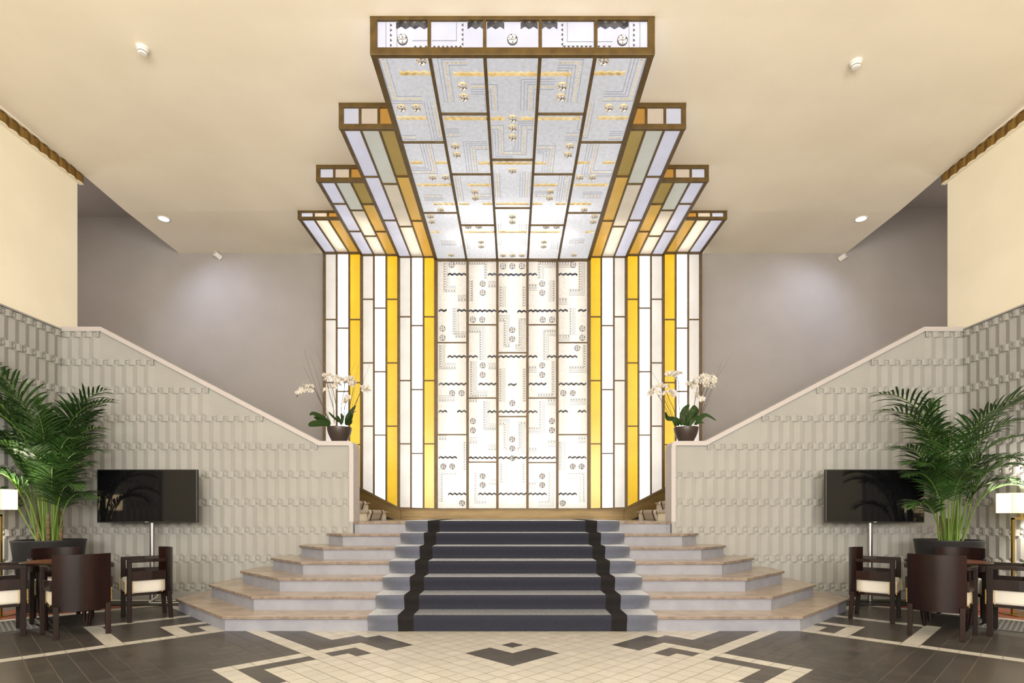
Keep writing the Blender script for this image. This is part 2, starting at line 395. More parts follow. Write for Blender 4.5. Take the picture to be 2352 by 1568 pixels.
def relief_wall(sgn, nm):
    k = MB()
    fn = lambda u, v, h: (sgn*(XW-u), WY-h, v)
    for r, z in enumerate(ZR):
        for cidx in range(0, NC[r]+1):
            up = r > 0 and cidx <= NC[r-1]
            right = True
            relief_cell(k, cidx*PU, z, fn, left=cidx > 0, up=up, down=True)
    # flat wall body behind the relief, with its sloping top
    xr = 2.19
    topx = [(XW+.28, 3.705), (5.663, 3.705), (2.657, 2.135), (xr, 2.135)]
    poly = [(-XW*0+xr, 0.0)]
    poly = [(xr+.003, .0), (XW+.28, .0)] + topx[:-1] + [(xr+.075, 2.135), (xr+.003, 2.06)]
    k.prism([(p[0], p[1]) for p in poly], WY, WY+WT, lambda u, v, n: (sgn*u, n, v))
    # plinth
    k.box(*sorted((sgn*XW, sgn*3.9)), WY-.02, WY, 0, .12)
    # frame strip down the end of the wall
    k.box(*sorted((sgn*(xr+.045), sgn*(xr+.003))), WY-.03, WY+.01, LAND-.16, 2.14)
    o = k.build('wall_stair_'+nm, M['relief'], recalc=False)
    bm = bmesh.new(); bm.from_mesh(o.data); bmesh.ops.remove_doubles(bm, verts=bm.verts, dist=1e-5)
    bmesh.ops.recalc_face_normals(bm, faces=bm.faces); bm.to_mesh(o.data); bm.free()
    struct(o)
    # side wall part
    k = MB(); fn2 = lambda u, v, h: (sgn*(XW-h), WY-u, v)
    for r, z in enumerate(ZR):
        for cidx in range(0, 19):
            relief_cell(k, cidx*PU, z, fn2, left=cidx > 0, up=r > 0, down=True)
    x0, x1 = sorted((sgn*XW, sgn*(XW+.28))); k.box(x0, x1, 4.8, WY, 0, 3.735)
    k.box(*sorted((sgn*(XW-.02), sgn*XW)), 4.8, WY-.0, 0, .12)
    k.box(*sorted((sgn*(XW-.03), sgn*XW)), 4.8, WY-.0, 3.715, 3.735)
    o = k.build('wall_relief_'+nm, M['relief']); struct(o)
    # cap rail
    k = MB(); f0, f1 = WY-.035, WY+WT+.01
    def seg(a, b, t=.062):
        k.hexa([(sgn*a[0],f0,a[1]-t),(sgn*b[0],f0,b[1]-t),(sgn*b[0],f1,b[1]-t),(sgn*a[0],f1,a[1]-t),(sgn*a[0],f0,a[1]),(sgn*b[0],f0,b[1]),(sgn*b[0],f1,b[1]),(sgn*a[0],f1,a[1])])
    seg((XW,3.762),(5.663,3.762)); seg((5.663,3.762),(2.657,2.192),.066); seg((2.657,2.192),(xr+.06,2.192))
    # rounded end turning down the pier face
    f = lambda u, v, n: (sgn*u, n, v)
    arc = [(xr+.06-.0-.06*math.sin(t), 2.132+.06*math.cos(t)) for t in [i*PI/2/6 for i in range(7)]]
    k.prism([(xr+.06, 2.10)]+arc+[(xr-.0, 2.10)], f0, f1, f)
    k.box(*sorted((sgn*(xr-.004), sgn*(xr+.055))), f0, f1, LAND+.001, 2.10)
    struct(k.build('trim_rail_'+nm, M['cap'], recalc=True))
relief_wall(-1, 'left'); relief_wall(1, 'right')

# ---------------------------------------------------------------- grand staircase
YK = [5.69+.335*k for k in range(7)]; CX = [2.94, 2.80, 2.66, 2.52, 2.385, 2.246, 2.107]; TX = [4.12, 3.80, 3.48, 3.16, 2.85, 2.53, 2.20]
st = thing('grand_staircase', 'tan stone steps with white risers flaring up between the relief walls', 'staircase', (0, 6.8, 0))
ident = lambda u, v, n: (u, v-6.8, n)
for k in range(7):
    z = RIS*(k+1); y, cx, tx = YK[k], CX[k], TX[k]; ty = y+(tx-cx); WYc = WY-.022
    back = WYc
    ty = min(ty, WYc-.001)
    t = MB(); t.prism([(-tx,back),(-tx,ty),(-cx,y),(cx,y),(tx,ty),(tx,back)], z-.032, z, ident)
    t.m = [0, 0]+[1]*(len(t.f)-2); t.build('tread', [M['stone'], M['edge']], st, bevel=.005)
    i = .03 if k < 6 else .012; d = i*.414
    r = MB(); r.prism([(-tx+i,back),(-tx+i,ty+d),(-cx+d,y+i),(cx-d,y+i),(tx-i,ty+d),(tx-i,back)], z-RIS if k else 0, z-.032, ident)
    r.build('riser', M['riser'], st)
t = MB(); t.box(-2.183, 2.183, WY-.022-6.8, 8.04-6.8, LAND-.2, LAND); t.box(-2.24, 2.24, 8.04-6.8, GY-6.8, LAND-.2, LAND)
t.build('landing', M['stone'], st)
for sgn, nm in ((-1, 'left'), (1, 'right')):
    f = thing('stair_flight', 'flight of stone steps climbing behind the %s relief wall' % nm, 'staircase', (sgn*2.26, 9.05, LAND))
    for k in range(12):
        x0 = 2.26+.32*k; z = RIS*(k+1)
        t = MB(); t.box(*sorted((sgn*(x0-2.26-.03), sgn*(x0-2.26+.32))), 8.035-9.05, GY-.04-9.05, z-.035, z); t.build('tread', M['stone'], f, bevel=.008)
        t = MB(); t.box(*sorted((sgn*(x0-2.26), sgn*(x0-2.26+.32))), 8.035-9.05, GY-.04-9.05, z-RIS, z-.035); t.build('riser', M['cream'], f)
    u = MB(); u.box(*sorted((sgn*6.10, sgn*9.0)), 8.04, BY, 2.7, 2.935+.0); struct(u.build('floor_landing_'+nm, M['stone']))
    # striped runner on the flight
    k2 = MB(); pts = [(2.262, LAND+.002)]
    for k in range(12):
        x0 = 2.26+.32*k; z = LAND+RIS*(k+1)
        pts += [(x0-.012, z-RIS+.03), (x0-.03, z-.06), (x0-.044, z-.03), (x0-.040, z+.002), (x0-.02, z+.012), (x0+.30, z+.012)]
    bands = [(8.72,8.84,0),(8.84,8.93,1),(8.93,9.52,2),(9.52,9.61,1),(9.61,9.73,0)]
    for (xa, za), (xb, zb) in zip(pts, pts[1:]):
        for ya, yb, mi in bands:
            k2.face([(sgn*xa,ya,za),(sgn*xa,yb,za),(sgn*xb,yb,zb),(sgn*xb,ya,zb)], mi)
    M.setdefault('rwhite', mat('pale_runner_wool', (.62,.55,.47), .95)); M.setdefault('rdark', mat('dark_runner_wool', (.05,.035,.03), .95)); M.setdefault('rbeige', mat('beige_runner_wool', (.42,.35,.28), .95))
    o = k2.build('stair_runner', [M['rwhite'], M['rdark'], M['rbeige']], smooth=False)
    sd = o.modifiers.new('thick', 'SOLIDIFY'); sd.thickness = .008; sd.offset = 0
    tag(o, 'beige runner with two dark stripes on the steps behind the %s pier' % nm, 'carpet')
# main runner
def wool(name, c1, c2):
    return noisy(mat(name, (0,0,0), 1, spec=.15), c1, c2, 220, 2, bump=.35, bscale=300)
M['wgrey'] = wool('grey_carpet_wool', (.019,.020,.032), (.034,.036,.052)); M['wlight'] = wool('light_grey_carpet_wool', (.085,.092,.128), (.13,.14,.185)); M['wblack'] = wool('black_carpet_wool', (.010,.009,.010), (.02,.018,.018))
for m_ in ('wgrey', 'wlight'):
    bsdf(M[m_]).inputs['Sheen Weight'].default_value = 1.0; bsdf(M[m_]).inputs['Sheen Roughness'].default_value = .3
r = MB(); pts = [(YK[0]+.012, .001)]
for k in range(7):
    y = YK[k]; z = RIS*(k+1); zb = z-RIS
    pts += [(y+.012, zb+.02), (y+.004, z-.075), (y-.012, z-.04), (y-.016, z-.015), (y-.011, z+.004), (y+.004, z+.011)]
    nxt = (YK[k+1]+.012) if k < 6 else GY-.08
    pts += [(nxt-.012, z+.011)]
# outer bands flare slightly less than the middle
bands = [(-1.465,-1.16,1),(-1.16,-1.0,2),(-1.0,1.0,0),(1.0,1.16,2),(1.16,1.465,1)]
for (ya, za), (yb, zb) in zip(pts, pts[1:]):
    for xa, xb, mi in bands: r.face([(xa,ya,za),(xb,ya,za),(xb,yb,zb),(xa,yb,zb)], mi)
o = r.build('stair_carpet', [M['wgrey'], M['wlight'], M['wblack']], smooth=True)
sd = o.modifiers.new('thick', 'SOLIDIFY'); sd.thickness = .009; sd.offset = 0
tag(o, 'wide grey carpet with two black stripes running up the grand stairs', 'carpet')

# ---------------------------------------------------------------- luminous glass
def vmap(u, v, n): return (u, GY-n, v)
def cmap(z): return lambda u, v, n: (u, v, z-n)
def fmap(y): return lambda u, v, n: (u, y-n, v)
def mbox(mb, fn, u0, u1, v0, v1, n0, n1, mi=0): mb.prism([(u0,v0),(u1,v0),(u1,v1),(u0,v1)], n0, n1, fn, mi)
def strip_path(mb, fn, path, w, n0, n1, mi):
    for (a, b), (c_, d) in zip(path, path[1:]):
        if abs(a-c_) > abs(b-d): mbox(mb, fn, min(a,c_)-w/2, max(a,c_)+w/2, b-w/2, b+w/2, n0, n1, mi)
        else: mbox(mb, fn, a-w/2, a+w/2, min(b,d)-w/2, max(b,d)+w/2, n0, n1, mi)
def teeth(mb, fn, path, w, n0, n1, mi, pitch=.042):
    for (a, b), (c_, d) in zip(path, path[1:]):
        L = math.hypot(c_-a, d-b); k = max(1, int(L/pitch)); du, dv = (c_-a)/L, (d-b)/L; pu, pv = -dv, du
        for i in range(k):
            t = (i+.5)*L/k; cu, cv = a+du*t, b+dv*t
            mb.prism([(cu-du*w*.75-pu*w*.4, cv-dv*w*.75-pv*w*.4), (cu+du*w*.75-pu*w*.4, cv+dv*w*.75-pv*w*.4), (cu+pu*w*.6, cv+pv*w*.6)], n0, n1, fn, mi)
def zigzag(mb, fn, u0, u1, v, hgt, n0, mi=0):
    p = .0435; k = max(2, round((u1-u0)/p)); du = (u1-u0)/k; a = .013
    for i in range(k):
        ua, ub = u0+i*du, u0+(i+1)*du; sa = a if i % 2 else -a; sb = -sa
        na, nb = n0+(.006 if i % 2 else .019), n0+(.019 if i % 2 else .006)
        P = lambda u, vv, n: fn(u, vv, n)
        q = [P(ua, v+sa-hgt/2, na), P(ub, v+sb-hgt/2, nb), P(ub, v+sb+hgt/2, nb), P(ua, v+sa+hgt/2, na)]
        q0 = [P(ua, v+sa-hgt/2, n0-.002), P(ub, v+sb-hgt/2, n0-.002), P(ub, v+sb+hgt/2, n0-.002), P(ua, v+sa+hgt/2, n0-.002)]
        mb.hexa(q0+q, mi)
def medallion_mesh(name, fn, ring_mat, center_mat):
    mb = MB(); R = .052; seg = 20
    ring = [(R,.0),(R,.016),(R*.90,.020),(R*.84,.014)]
    n = len(mb.v)
    for r_, h in ring:
        for i in range(seg): a = 2*PI*i/seg; mb.v.append(fn(r_*math.cos(a), r_*math.sin(a), h))
    for j in range(len(ring)-1):
        for i in range(seg):
            k = (i+1) % seg; mb.f.append((n+j*seg+i, n+j*seg+k, n+(j+1)*seg+k, n+(j+1)*seg+i)); mb.m.append(0)
    rnd = random.Random(5); pts = []
    rr = [R*.84, R*.62, R*.36]
    rows = []
    for q, r_ in enumerate(rr):
        row = []
        for i in range(12):
            a = 2*PI*(i+.5*q)/12; row.append((r_*math.cos(a), r_*math.sin(a), .010+rnd.uniform(0,.014)))
        rows.append(row)
    for q in range(2):
        for i in range(12):
            k = (i+1) % 12; A, B = rows[q], rows[q+1]
            mb.face([fn(*A[i]), fn(*A[k]), fn(*B[i])], 1 if (i+q) % 3 else 2); mb.face([fn(*A[k]), fn(*B[k]), fn(*B[i])], 1 if (i*7+q) % 4 else 2)
    for i in range(12): mb.face([fn(*rows[2][i]), fn(*rows[2][(i+1)%12]), fn(0,0,.022)], 1 if i % 2 else 2)
    me = mb.build(name, [ring_mat, center_mat, G_['tooth']], recalc=True)
    d = me.data; bpy.data.objects.remove(me); return d
MEDV = medallion_mesh('medallion', lambda u, v, n: (u, -n, v), G_['toothf'], G_['crystal'])
MEDC = medallion_mesh('medallion', lambda u, v, n: (u, v, -n), M['facetgold'], G_['crystal'])
def medal(me, loc, parent):
    o = bpy.data.objects.new('medallion', me); COL.objects.link(o); o.location = loc; o.parent = parent; return o
def build_pane(fn, poly, mats, parent, decor=None, medals=(), med=None, zig=(), zigmat=None):
    mb = MB(); mb.prism(poly, -.006, .0, fn, 0)
    us = [p[0] for p in poly]; vs = [p[1] for p in poly]; u0, u1, v0, v1 = min(us), max(us), min(vs), max(vs)
    inside = lambda p: u0-.001 <= p[0] <= u1+.001 and v0-.001 <= p[1] <= v1+.001
    if decor:
        def clip(path):
            q = [(min(max(a,u0),u1), min(max(b,v0),v1)) for a, b in path]
            return q
        for kind, path, w in decor:
            mid = path[len(path)//2] if len(path) > 2 else ((path[0][0]+path[1][0])/2, (path[0][1]+path[1][1])/2)
            if not inside(mid): continue
            path = clip(path)
            if kind == 'l': strip_path(mb, fn, path, w, 0, .003, 1)
            else: teeth(mb, fn, path, w, 0, .006, 2)
    o = mb.build('glass_pane', mats, parent)
    for (u, v) in medals:
        if inside((u, v)): medal(med, fn(u, v, 0), o)
    for (a, b, v, h) in zig:
        m_ = (a+b)/2
        if inside((m_, v)):
            z = MB(); zigzag(z, fn, max(a,u0), min(b,u1), v, h, .002); z.build('zigzag_strip', zigmat, o)
    return o
# ---- central wall screen. pattern tables read in picture pixels of the zoomed left half
def zx(x): return (740+x/2.4114-1177)*S
def zz(y): return EYE+(1178-(570+y/2.4114))*S
cols = [-1.374, -.806, -.270, .270, .806, 1.374]
VB, VT = 1.278, EYE+(1178-600)*S
vm = [(717,93),(667,445),(667,496),(720,802),(772,802),(671,1208),(720,1208),(775,1411),(889,197),(889,247),(835,396),(886,396),(889,649),(889,701),(835,957),(835,1008),(889,1262),(889,1311),(1002,100),(1053,100),(1053,453),(1053,503),(1053,858),(1053,1058),(1053,1108),(1053,1163)]
vz = [(695,798,145),(645,690,345),(748,798,345),(695,798,600),(645,798,752),(645,692,903),(748,798,903),(645,747,1158),(697,798,1360),(918,965,145),(810,965,347),(810,862,600),(916,965,600),(866,965,752),(916,965,905),(810,965,1160),(864,965,1360)]
vz3 = [(976,1130,147),(976,1025,350),(1081,1130,350),(976,1130,600),(1030,1076,755),(976,1130,905),(976,1130,1160),(976,1130,1360)]
vt = [[(680,80),(680,235),(740,235)],[(655,535),(655,662),(740,662)],[(735,487),(797,487)],[(646,840),(735,840)],[(790,1070),(790,1230)],[(750,285),(798,285)],[(646,1053),(690,1053)],[(660,1405),(660,1248),(745,1248)],[(722,82),(798,82)],[(731,330),(731,480)],
 [(812,82),(905,82),(905,170)],[(827,295),(827,178)],[(918,208),(965,208)],[(812,460),(878,460),(878,620)],[(828,625),(828,813),(915,813)],[(920,662),(965,662)],[(815,843),(860,843)],[(900,845),(900,998),(965,998)],[(815,1072),(860,1072)],[(918,1112),(965,1112)],[(850,1240),(850,1405),(910,1405)],[(920,1303),(965,1303)],
 [(990,210),(990,325)],[(978,397),(1012,397),(1012,540),(1040,540)],[(988,665),(988,850)],[(978,905+65),(1012,970),(1012,1110),(1030,1110)],[(992,1190),(992,1300)]]
def offs(path, d):    # shift an axis aligned path sideways
    out = []; n = len(path)
    for i, (a, b) in enumerate(path):
        du = dv = 0
        for (p, q) in ((i-1, i), (i, i+1)):
            if 0 <= p and q < n:
                (x0, y0), (x1, y1) = path[p], path[q]; L = math.hypot(x1-x0, y1-y0) or 1
                nu, nv = -(y1-y0)/L, (x1-x0)/L
                if abs(nu) > .5: du = nu*d
                if abs(nv) > .5: dv = nv*d
        out.append((a+du, b+dv))
    return out
dec = []; meds = []; zigs = []
for x, y in vm:
    u, v = zx(x), zz(y); meds.append((u, v))
    if u < -.1: meds.append((-u, v))
meds.append((-zx(695), zz(553)))
for a, b_, y in vz: zigs += [(zx(a), zx(b_), zz(y), .033), (-zx(b_), -zx(a), zz(y), .033)]
for a, b_, y in vz3: zigs.append((max(zx(a), -.262), min(zx(b_), .262), zz(y), .033))
for p in vt:
    q = [(zx(a), zz(b_)) for a, b_ in p]
    for sg in (1, -1):
        qq = [(sg*a, b_) for a, b_ in q]
        dec.append(('t', qq, .021))
        for d_ in (.026, .052, .078, -.022): dec.append(('l', offs(qq, d_), .0045))
scr = thing('glass_wall_light', 'central tall backlit pressed glass wall panel above the landing', 'light panel', (0, GY, VB))
def rel(fn, o): return lambda u, v, n: tuple(Vector(fn(u, v, n))-Vector(o))
fn = rel(vmap, (0, GY, VB))
yd = {0: [787, 998], 1: [746, 914, 1061], 2: [810, 956.5], 3: [746, 914, 1062], 4: [787, 998]}
fr = MB()
for i in range(5):
    zs = [VB]+sorted(EYE+(1178-y)*S for y in yd[i])+[VT]
    for a, b_ in zip(zs, zs[1:]):
        build_pane(fn, [(cols[i],a),(cols[i+1],a),(cols[i+1],b_),(cols[i],b_)], [G_['v_press'], G_['etch'], G_['tooth']], scr, dec, meds, MEDV, zigs, M['facetsteel'])
    for z in zs[1:-1]: mbox(fr, fn, cols[i], cols[i+1], z-.010, z+.010, -.01, .022)
for i, u in enumerate(cols):
    w = .021 if 0 < i < 5 else .03
    mbox(fr, fn, u-w, u+w, VB-.02, VT+.02, -.012, .034)
mbox(fr, fn, cols[0]-.02, cols[5]+.02, VT-.005, VT+.065, -.012, .045); mbox(fr, fn, cols[0]-.02, cols[5]+.02, VB-.02, VB+.008, -.012, .04)
fr.build('frame', M['bar'], scr, bevel=.003)
def vtube(x, z0, z1, parent, o, m='tube'):
    t = MB(); t.tube([(x-o[0], 10.23-o[1], z0-o[2]), (x-o[0], 10.23-o[1], z1-o[2])], .015, 8); t.build('fluorescent_tube', M[m], parent)
for i in range(5): vtube((cols[i]+cols[i+1])/2, VB+.1, VT-.02, scr, (0, GY, VB))
# ---- side wall screens: three bays each side
EDG = [1.374, 2.043, 2.709, 3.378]
def base_top(x): return VB if x <= 2.0 else VB+(x-2.0)*.515
VTS = [EYE+(1178-y)*S for y in (591, 587, 583)]
divs = {0: ([727.6,874,1019],[748,894.8,1041],[727.6,874,1019]), 1: ([687.4,833.4,978.5],[707.7,853.7,998.9],[687.4,833.4,978.5]), 2: ([734,878.6,1021],[753.7,899,1045],[734,878.6,1021])}
desc = ['beside the central panel', 'middle of its trio', 'outermost of its trio']
for sgn, nm in ((-1, 'left'), (1, 'right')):
    for bay in range(3):
        a, b_ = EDG[bay], EDG[bay+1]; zt = VTS[bay]; org = (sgn*(a+b_)/2, GY, base_top(a)); fn = rel(vmap, org)
        t = thing('glass_wall_light', 'white and yellow backlit wall bay, %s group, %s' % (nm, desc[bay]), 'light panel', org)
        fr = MB(); e = [a+(b_-a)*i/3 for i in range(4)]
        kinds = ['v_yellow', 'v_white', 'v_rib']       # from the centre outwards
        for s_ in range(3):
            x0, x1 = e[s_], e[s_+1]; dv = divs[bay][2-s_ if s_ != 1 else 1]
            zs = [None]+sorted(EYE+(1178-y)*S for y in dv)+[zt]
            zs = [z for z in zs if z is None or z > base_top(x1)+.05]
            for lo, hi in zip(zs, zs[1:]):
                if lo is None: p = [(sgn*x0, base_top(x0)), (sgn*x1, base_top(x1)), (sgn*x1, hi), (sgn*x0, hi)]
                else: p = [(sgn*x0, lo), (sgn*x1, lo), (sgn*x1, hi), (sgn*x0, hi)]
                build_pane(fn, p, [G_[kinds[s_]]], t)
            for z in zs[1:-1]: mbox(fr, fn, *sorted((sgn*x0, sgn*x1)), z-.010, z+.010, -.01, .02)
        for i, x in enumerate(e):
            if i == 0: continue
            w = .0145 if 0 < i < 3 else .024
            mbox(fr, fn, sgn*x-w, sgn*x+w, base_top(x)-.02, zt+.01, -.012, .03)
        mbox(fr, fn, *sorted((sgn*a, sgn*b_)), zt-.01, zt+.045, -.012, .04)
        p = [(sgn*a, base_top(a)-.03), (sgn*b_, base_top(b_)-.03), (sgn*b_, base_top(b_)+.008), (sgn*a, base_top(a)+.008)]
        fr.prism(p, -.012, .035, fn)
        if bay == 2: fr.box(*sorted((sgn*b_-org[0], sgn*(b_+.012)-org[0])), -.02, BY-GY-.002, base_top(b_)-org[2]-.1, zt-org[2]+.04)
        fr.build('frame', M['bar'], t, bevel=.002)
        vtube(sgn*(a+b_)/2, base_top(b_)+.05, zt-.02, t, org)
# bronze base boards
k = MB(); k.box(-2.0, 2.0, GY-.035, BY, LAND-.05, VB-.012); k.box(-1.98, 1.98, GY-.05, GY-.03, LAND, LAND+.05); k.box(-2.0, 2.0, GY-.05, GY-.03, VB-.035, VB-.012)
struct(k.build('baseboard_back', M['trim'], bevel=.004))
for sgn, nm in ((-1, 'left'), (1, 'right')):
    k = MB(); p = [(2.0, LAND-.05), (3.378, LAND+.5), (3.378, base_top(3.378)-.012), (2.0, VB-.012)]
    k.prism([(sgn*u, v) for u, v in p], GY-.04, BY, lambda u, v, n: (u, n, v))
    for off in (0, .03): 
        q = [(2.0, VB-.05+off*.6-.0), (3.378, base_top(3.378)-.05+off*.6), (3.378, base_top(3.378)-.035+off*.6), (2.0, VB-.035+off*.6)]
        k.prism([(sgn*u, v) for u, v in q], GY-.055, GY-.03, lambda u, v, n: (u, n, v))
    q = [(2.05, LAND+.0), (3.378, LAND+.66), (3.378, LAND+.60), (2.05, LAND-.06)]
    struct(k.build('baseboard_stair_'+nm, M['trim'], bevel=.003))

# ---- canopy boxes under the ceiling
ZC = [5.757, 5.804, 5.843, 5.882]; YF = [5.58, 6.72, 7.85, 8.93]; ZTOP = [6.109, 6.088, 6.048, 5.992]
def yy(ypix, z): return (z-EYE)*FPX/(1178-ypix)
# centre
zc = ZC[0]; org = (0, YF[0], zc)
can = thing('glass_ceiling_light', 'large central lit glass box projecting from the ceiling towards the room', 'ceiling light', org)
fn = rel(cmap(zc), org)
def gx(x, y): yq = yy(20+y/2.614, zc); return ((680+x/2.614-1177)*yq/FPX, yq)
cm = [(752,307),(633,590),(722,590),(820,1010),(895,1010),(868,1203),(806,1244),(815,1276),(931,1476),(1000,461),(1008,527),(955,823),(965,873),(1072,1095),(1076,1134),(1034,1306),(1097,1306),(1110,1396),(1112,1424),(1243,1478)]
cm3 = [(1299,655),(1299,712),(1299,768),(1299,970),(1299,1245),(1299,1277),(1299,1478)]
czg = [(625,820,383),(610,785,652),(688,760,920),(840,915,920),(728,945,1054),(828,965,1168),(808,860,1337),(945,1135,388),(890,1148,655),(1095,1170,923),(1030,1175,1055),(980,1040,1168),(1120,1185,1168),(1010,1195,1337)]
cz3 = [(1152,1446,388),(1170,1252,655),(1346,1428,655),(1185,1413,923),(1200,1398,1168),(1212,1386,1337)]
ct = [[(515,275),(598,540),(755,542)],[(825,560),(862,762),(890,762)],[(645,772),(720,772)],[(795,810),(832,980),(700,980)],[(1025,322),(895,322),(938,560)],[(1050,468),(1145,468)],[(980,757),(905,757)],[(1150,832),(1058,832),(1072,985)],[(968,1000),(992,1150)],[(1060,1120),(1165,1120)],
 [(1160,470),(1188,470),(1200,610)],[(1175,712),(1228,712),(1238,865),(1299,865)],[(1205,980),(1215,1130)],[(765,1125),(880,1125)],[(1020,1370),(1030,1440)],[(870,1400),(960,1400)],[(1215,1290),(1225,1420)]]
cmeds = []; czigs = []; cdec = []
for x, y in cm: u, v = gx(x, y); cmeds += [(u, v), (-u, v)]
for x, y in cm3: cmeds.append(gx(x, y))
cb = [-1.374+i*.5496 for i in range(6)]
for a, b_, y in czg:
    (u0, v), (u1, _) = gx(a, y), gx(b_, y); czigs += [(u0, u1, v, .038), (-u1, -u0, v, .038)]
for a, b_, y in cz3:
    (u0, v), (u1, _) = gx(a, y), gx(b_, y); czigs.append((max(u0,-.272), min(u1,.272), v, .038))
for p in ct:
    q = [gx(a, b_) for a, b_ in p]
    # square the path up to the glass axes
    for i in range(1, len(q)):
        (a0, b0), (a1, b1) = q[i-1], q[i]
        q[i] = (a0, b1) if abs(b1-b0) > abs(a1-a0) else (a1, b0)
    for sg in (1, -1):
        qq = [(sg*a, b_) for a, b_ in q]; cdec.append(('t', qq, .018))
        for d_ in (.035, .07, -.035, .105): cdec.append(('l', offs(qq, d_), .006))
ydc = {0: [325, 487.5], 1: [260, 398.7, 515.8], 2: [365.4, 476.4], 3: [260, 398.7, 515.8], 4: [325, 487.5]}
fr = MB(); Y0, Y1 = YF[0], GY-.0
def cfr(mb, fn, u0, u1, v0, v1, d=.02): mbox(mb, fn, u0, u1, v0, v1, -.01, d)
for i in range(5):
    vs = [Y0]+sorted(yy(y, zc) for y in ydc[i])+[Y1]
    for a, b_ in zip(vs, vs[1:]):
        build_pane(fn, [(cb[i],a),(cb[i+1],a),(cb[i+1],b_),(cb[i],b_)], [G_['c_press'], G_['etchc'], M['facetgold']], can, cdec, cmeds, MEDC, czigs, M['facetgold'])
    for v in vs[1:-1]: cfr(fr, fn, cb[i], cb[i+1], v-.010, v+.010)
for i, u in enumerate(cb): cfr(fr, fn, u-(.017 if 0 < i < 5 else .03), u+(.017 if 0 < i < 5 else .03), Y0-.02, Y1, .028)
cfr(fr, fn, cb[0]-.03, cb[5]+.03, Y0-.03, Y0+.015, .03)
# front face
ff = rel(fmap(Y0), org)
fz = lambda y: EYE+(1178-y)*Y0/FPX
zt, zb_ = fz(50), fz(115)
fx = lambda x: (680+x/2.614-1177)*Y0/FPX; fy = lambda y: fz(20+y/2.614)
fd = []; fm = [(fx(640), fy(190)), (0, fy(190)), (-fx(640), fy(194))]
fzg = [(fx(603),fx(797),fy(101),.05),(fx(1030),fx(1125),fy(101),.05),(fx(1147),fx(1250),fy(101),.05)]
fzg += [(-b_, -a, v, h) for a, b_, v, h in fzg]
for p in ([(570,85),(570,236)], [(700,229),(797,229)], [(818,229),(1000,229),(1000,85)]):
    q = [(fx(a), fy(b_)) for a, b_ in p]
    for sg in (1, -1):
        qq = [(sg*a, b_) for a, b_ in q]; fd.append(('t', qq, .020)); fd.append(('l', offs(qq, .06), .006)); fd.append(('l', offs(qq, -.05), .005))
for i in range(5):
    build_pane(ff, [(cb[i],zb_),(cb[i+1],zb_),(cb[i+1],zt),(cb[i],zt)], [G_['f_press'], G_['etchc'], G_['toothf']], can, fd, fm, MEDV, fzg, M['facetsteel'])
for i, u in enumerate(cb): mbox(fr, ff, u-(.017 if 0 < i < 5 else .035), u+(.017 if 0 < i < 5 else .035), zc-.012, zt+.02, -.01, .028)
mbox(fr, ff, cb[0]-.035, cb[5]+.035, zt-.002, ZTOP[0]+.004, -.011, .0305); mbox(fr, ff, cb[0]-.035, cb[5]+.035, zc-.021, zb_+.004, -.011, .0305)
def side_glass(par, fr, sgn, u, y0, y1, z0, z1f, org, m):
    """closed outer flank of a box"""
    fs = lambda a, b_, n: (sgn*(u+n)-org[0], a-org[1], b_-org[2])
    mb = MB(); mb.prism([(y0,z0),(y1,z0),(y1,min(z1f,cz(y1)+.0)),(y0,z1f)], -.004, .0, fs); mb.build('side_glass', m, par)
    mbox(fr, fs, y0, y1, z0-.02, z0+.03, -.01, .02); 
for sg in (-1, 1): side_glass(can, fr, sg, 1.374, Y0, Y1, zc, ZTOP[0], org, G_['f_press'])
fr.build('frame', M['gold'], can, bevel=.003)
def xtube(x0, x1, y, z, parent, o, r=.015, m='tubeceil'):
    t = MB(); t.tube([(x0-o[0], y-o[1], z-o[2]), (x1-o[0], y-o[1], z-o[2])], r, 8); t.build('fluorescent_tube', M[m], parent)
xtube(-.9, .9, 9.30, 5.93, can, org, .024, 'tubehot'); xtube(-1.2, 1.2, 8.45, 5.98, can, org, .008); xtube(-1.2, 1.2, 7.4, 6.0, can, org, .004)
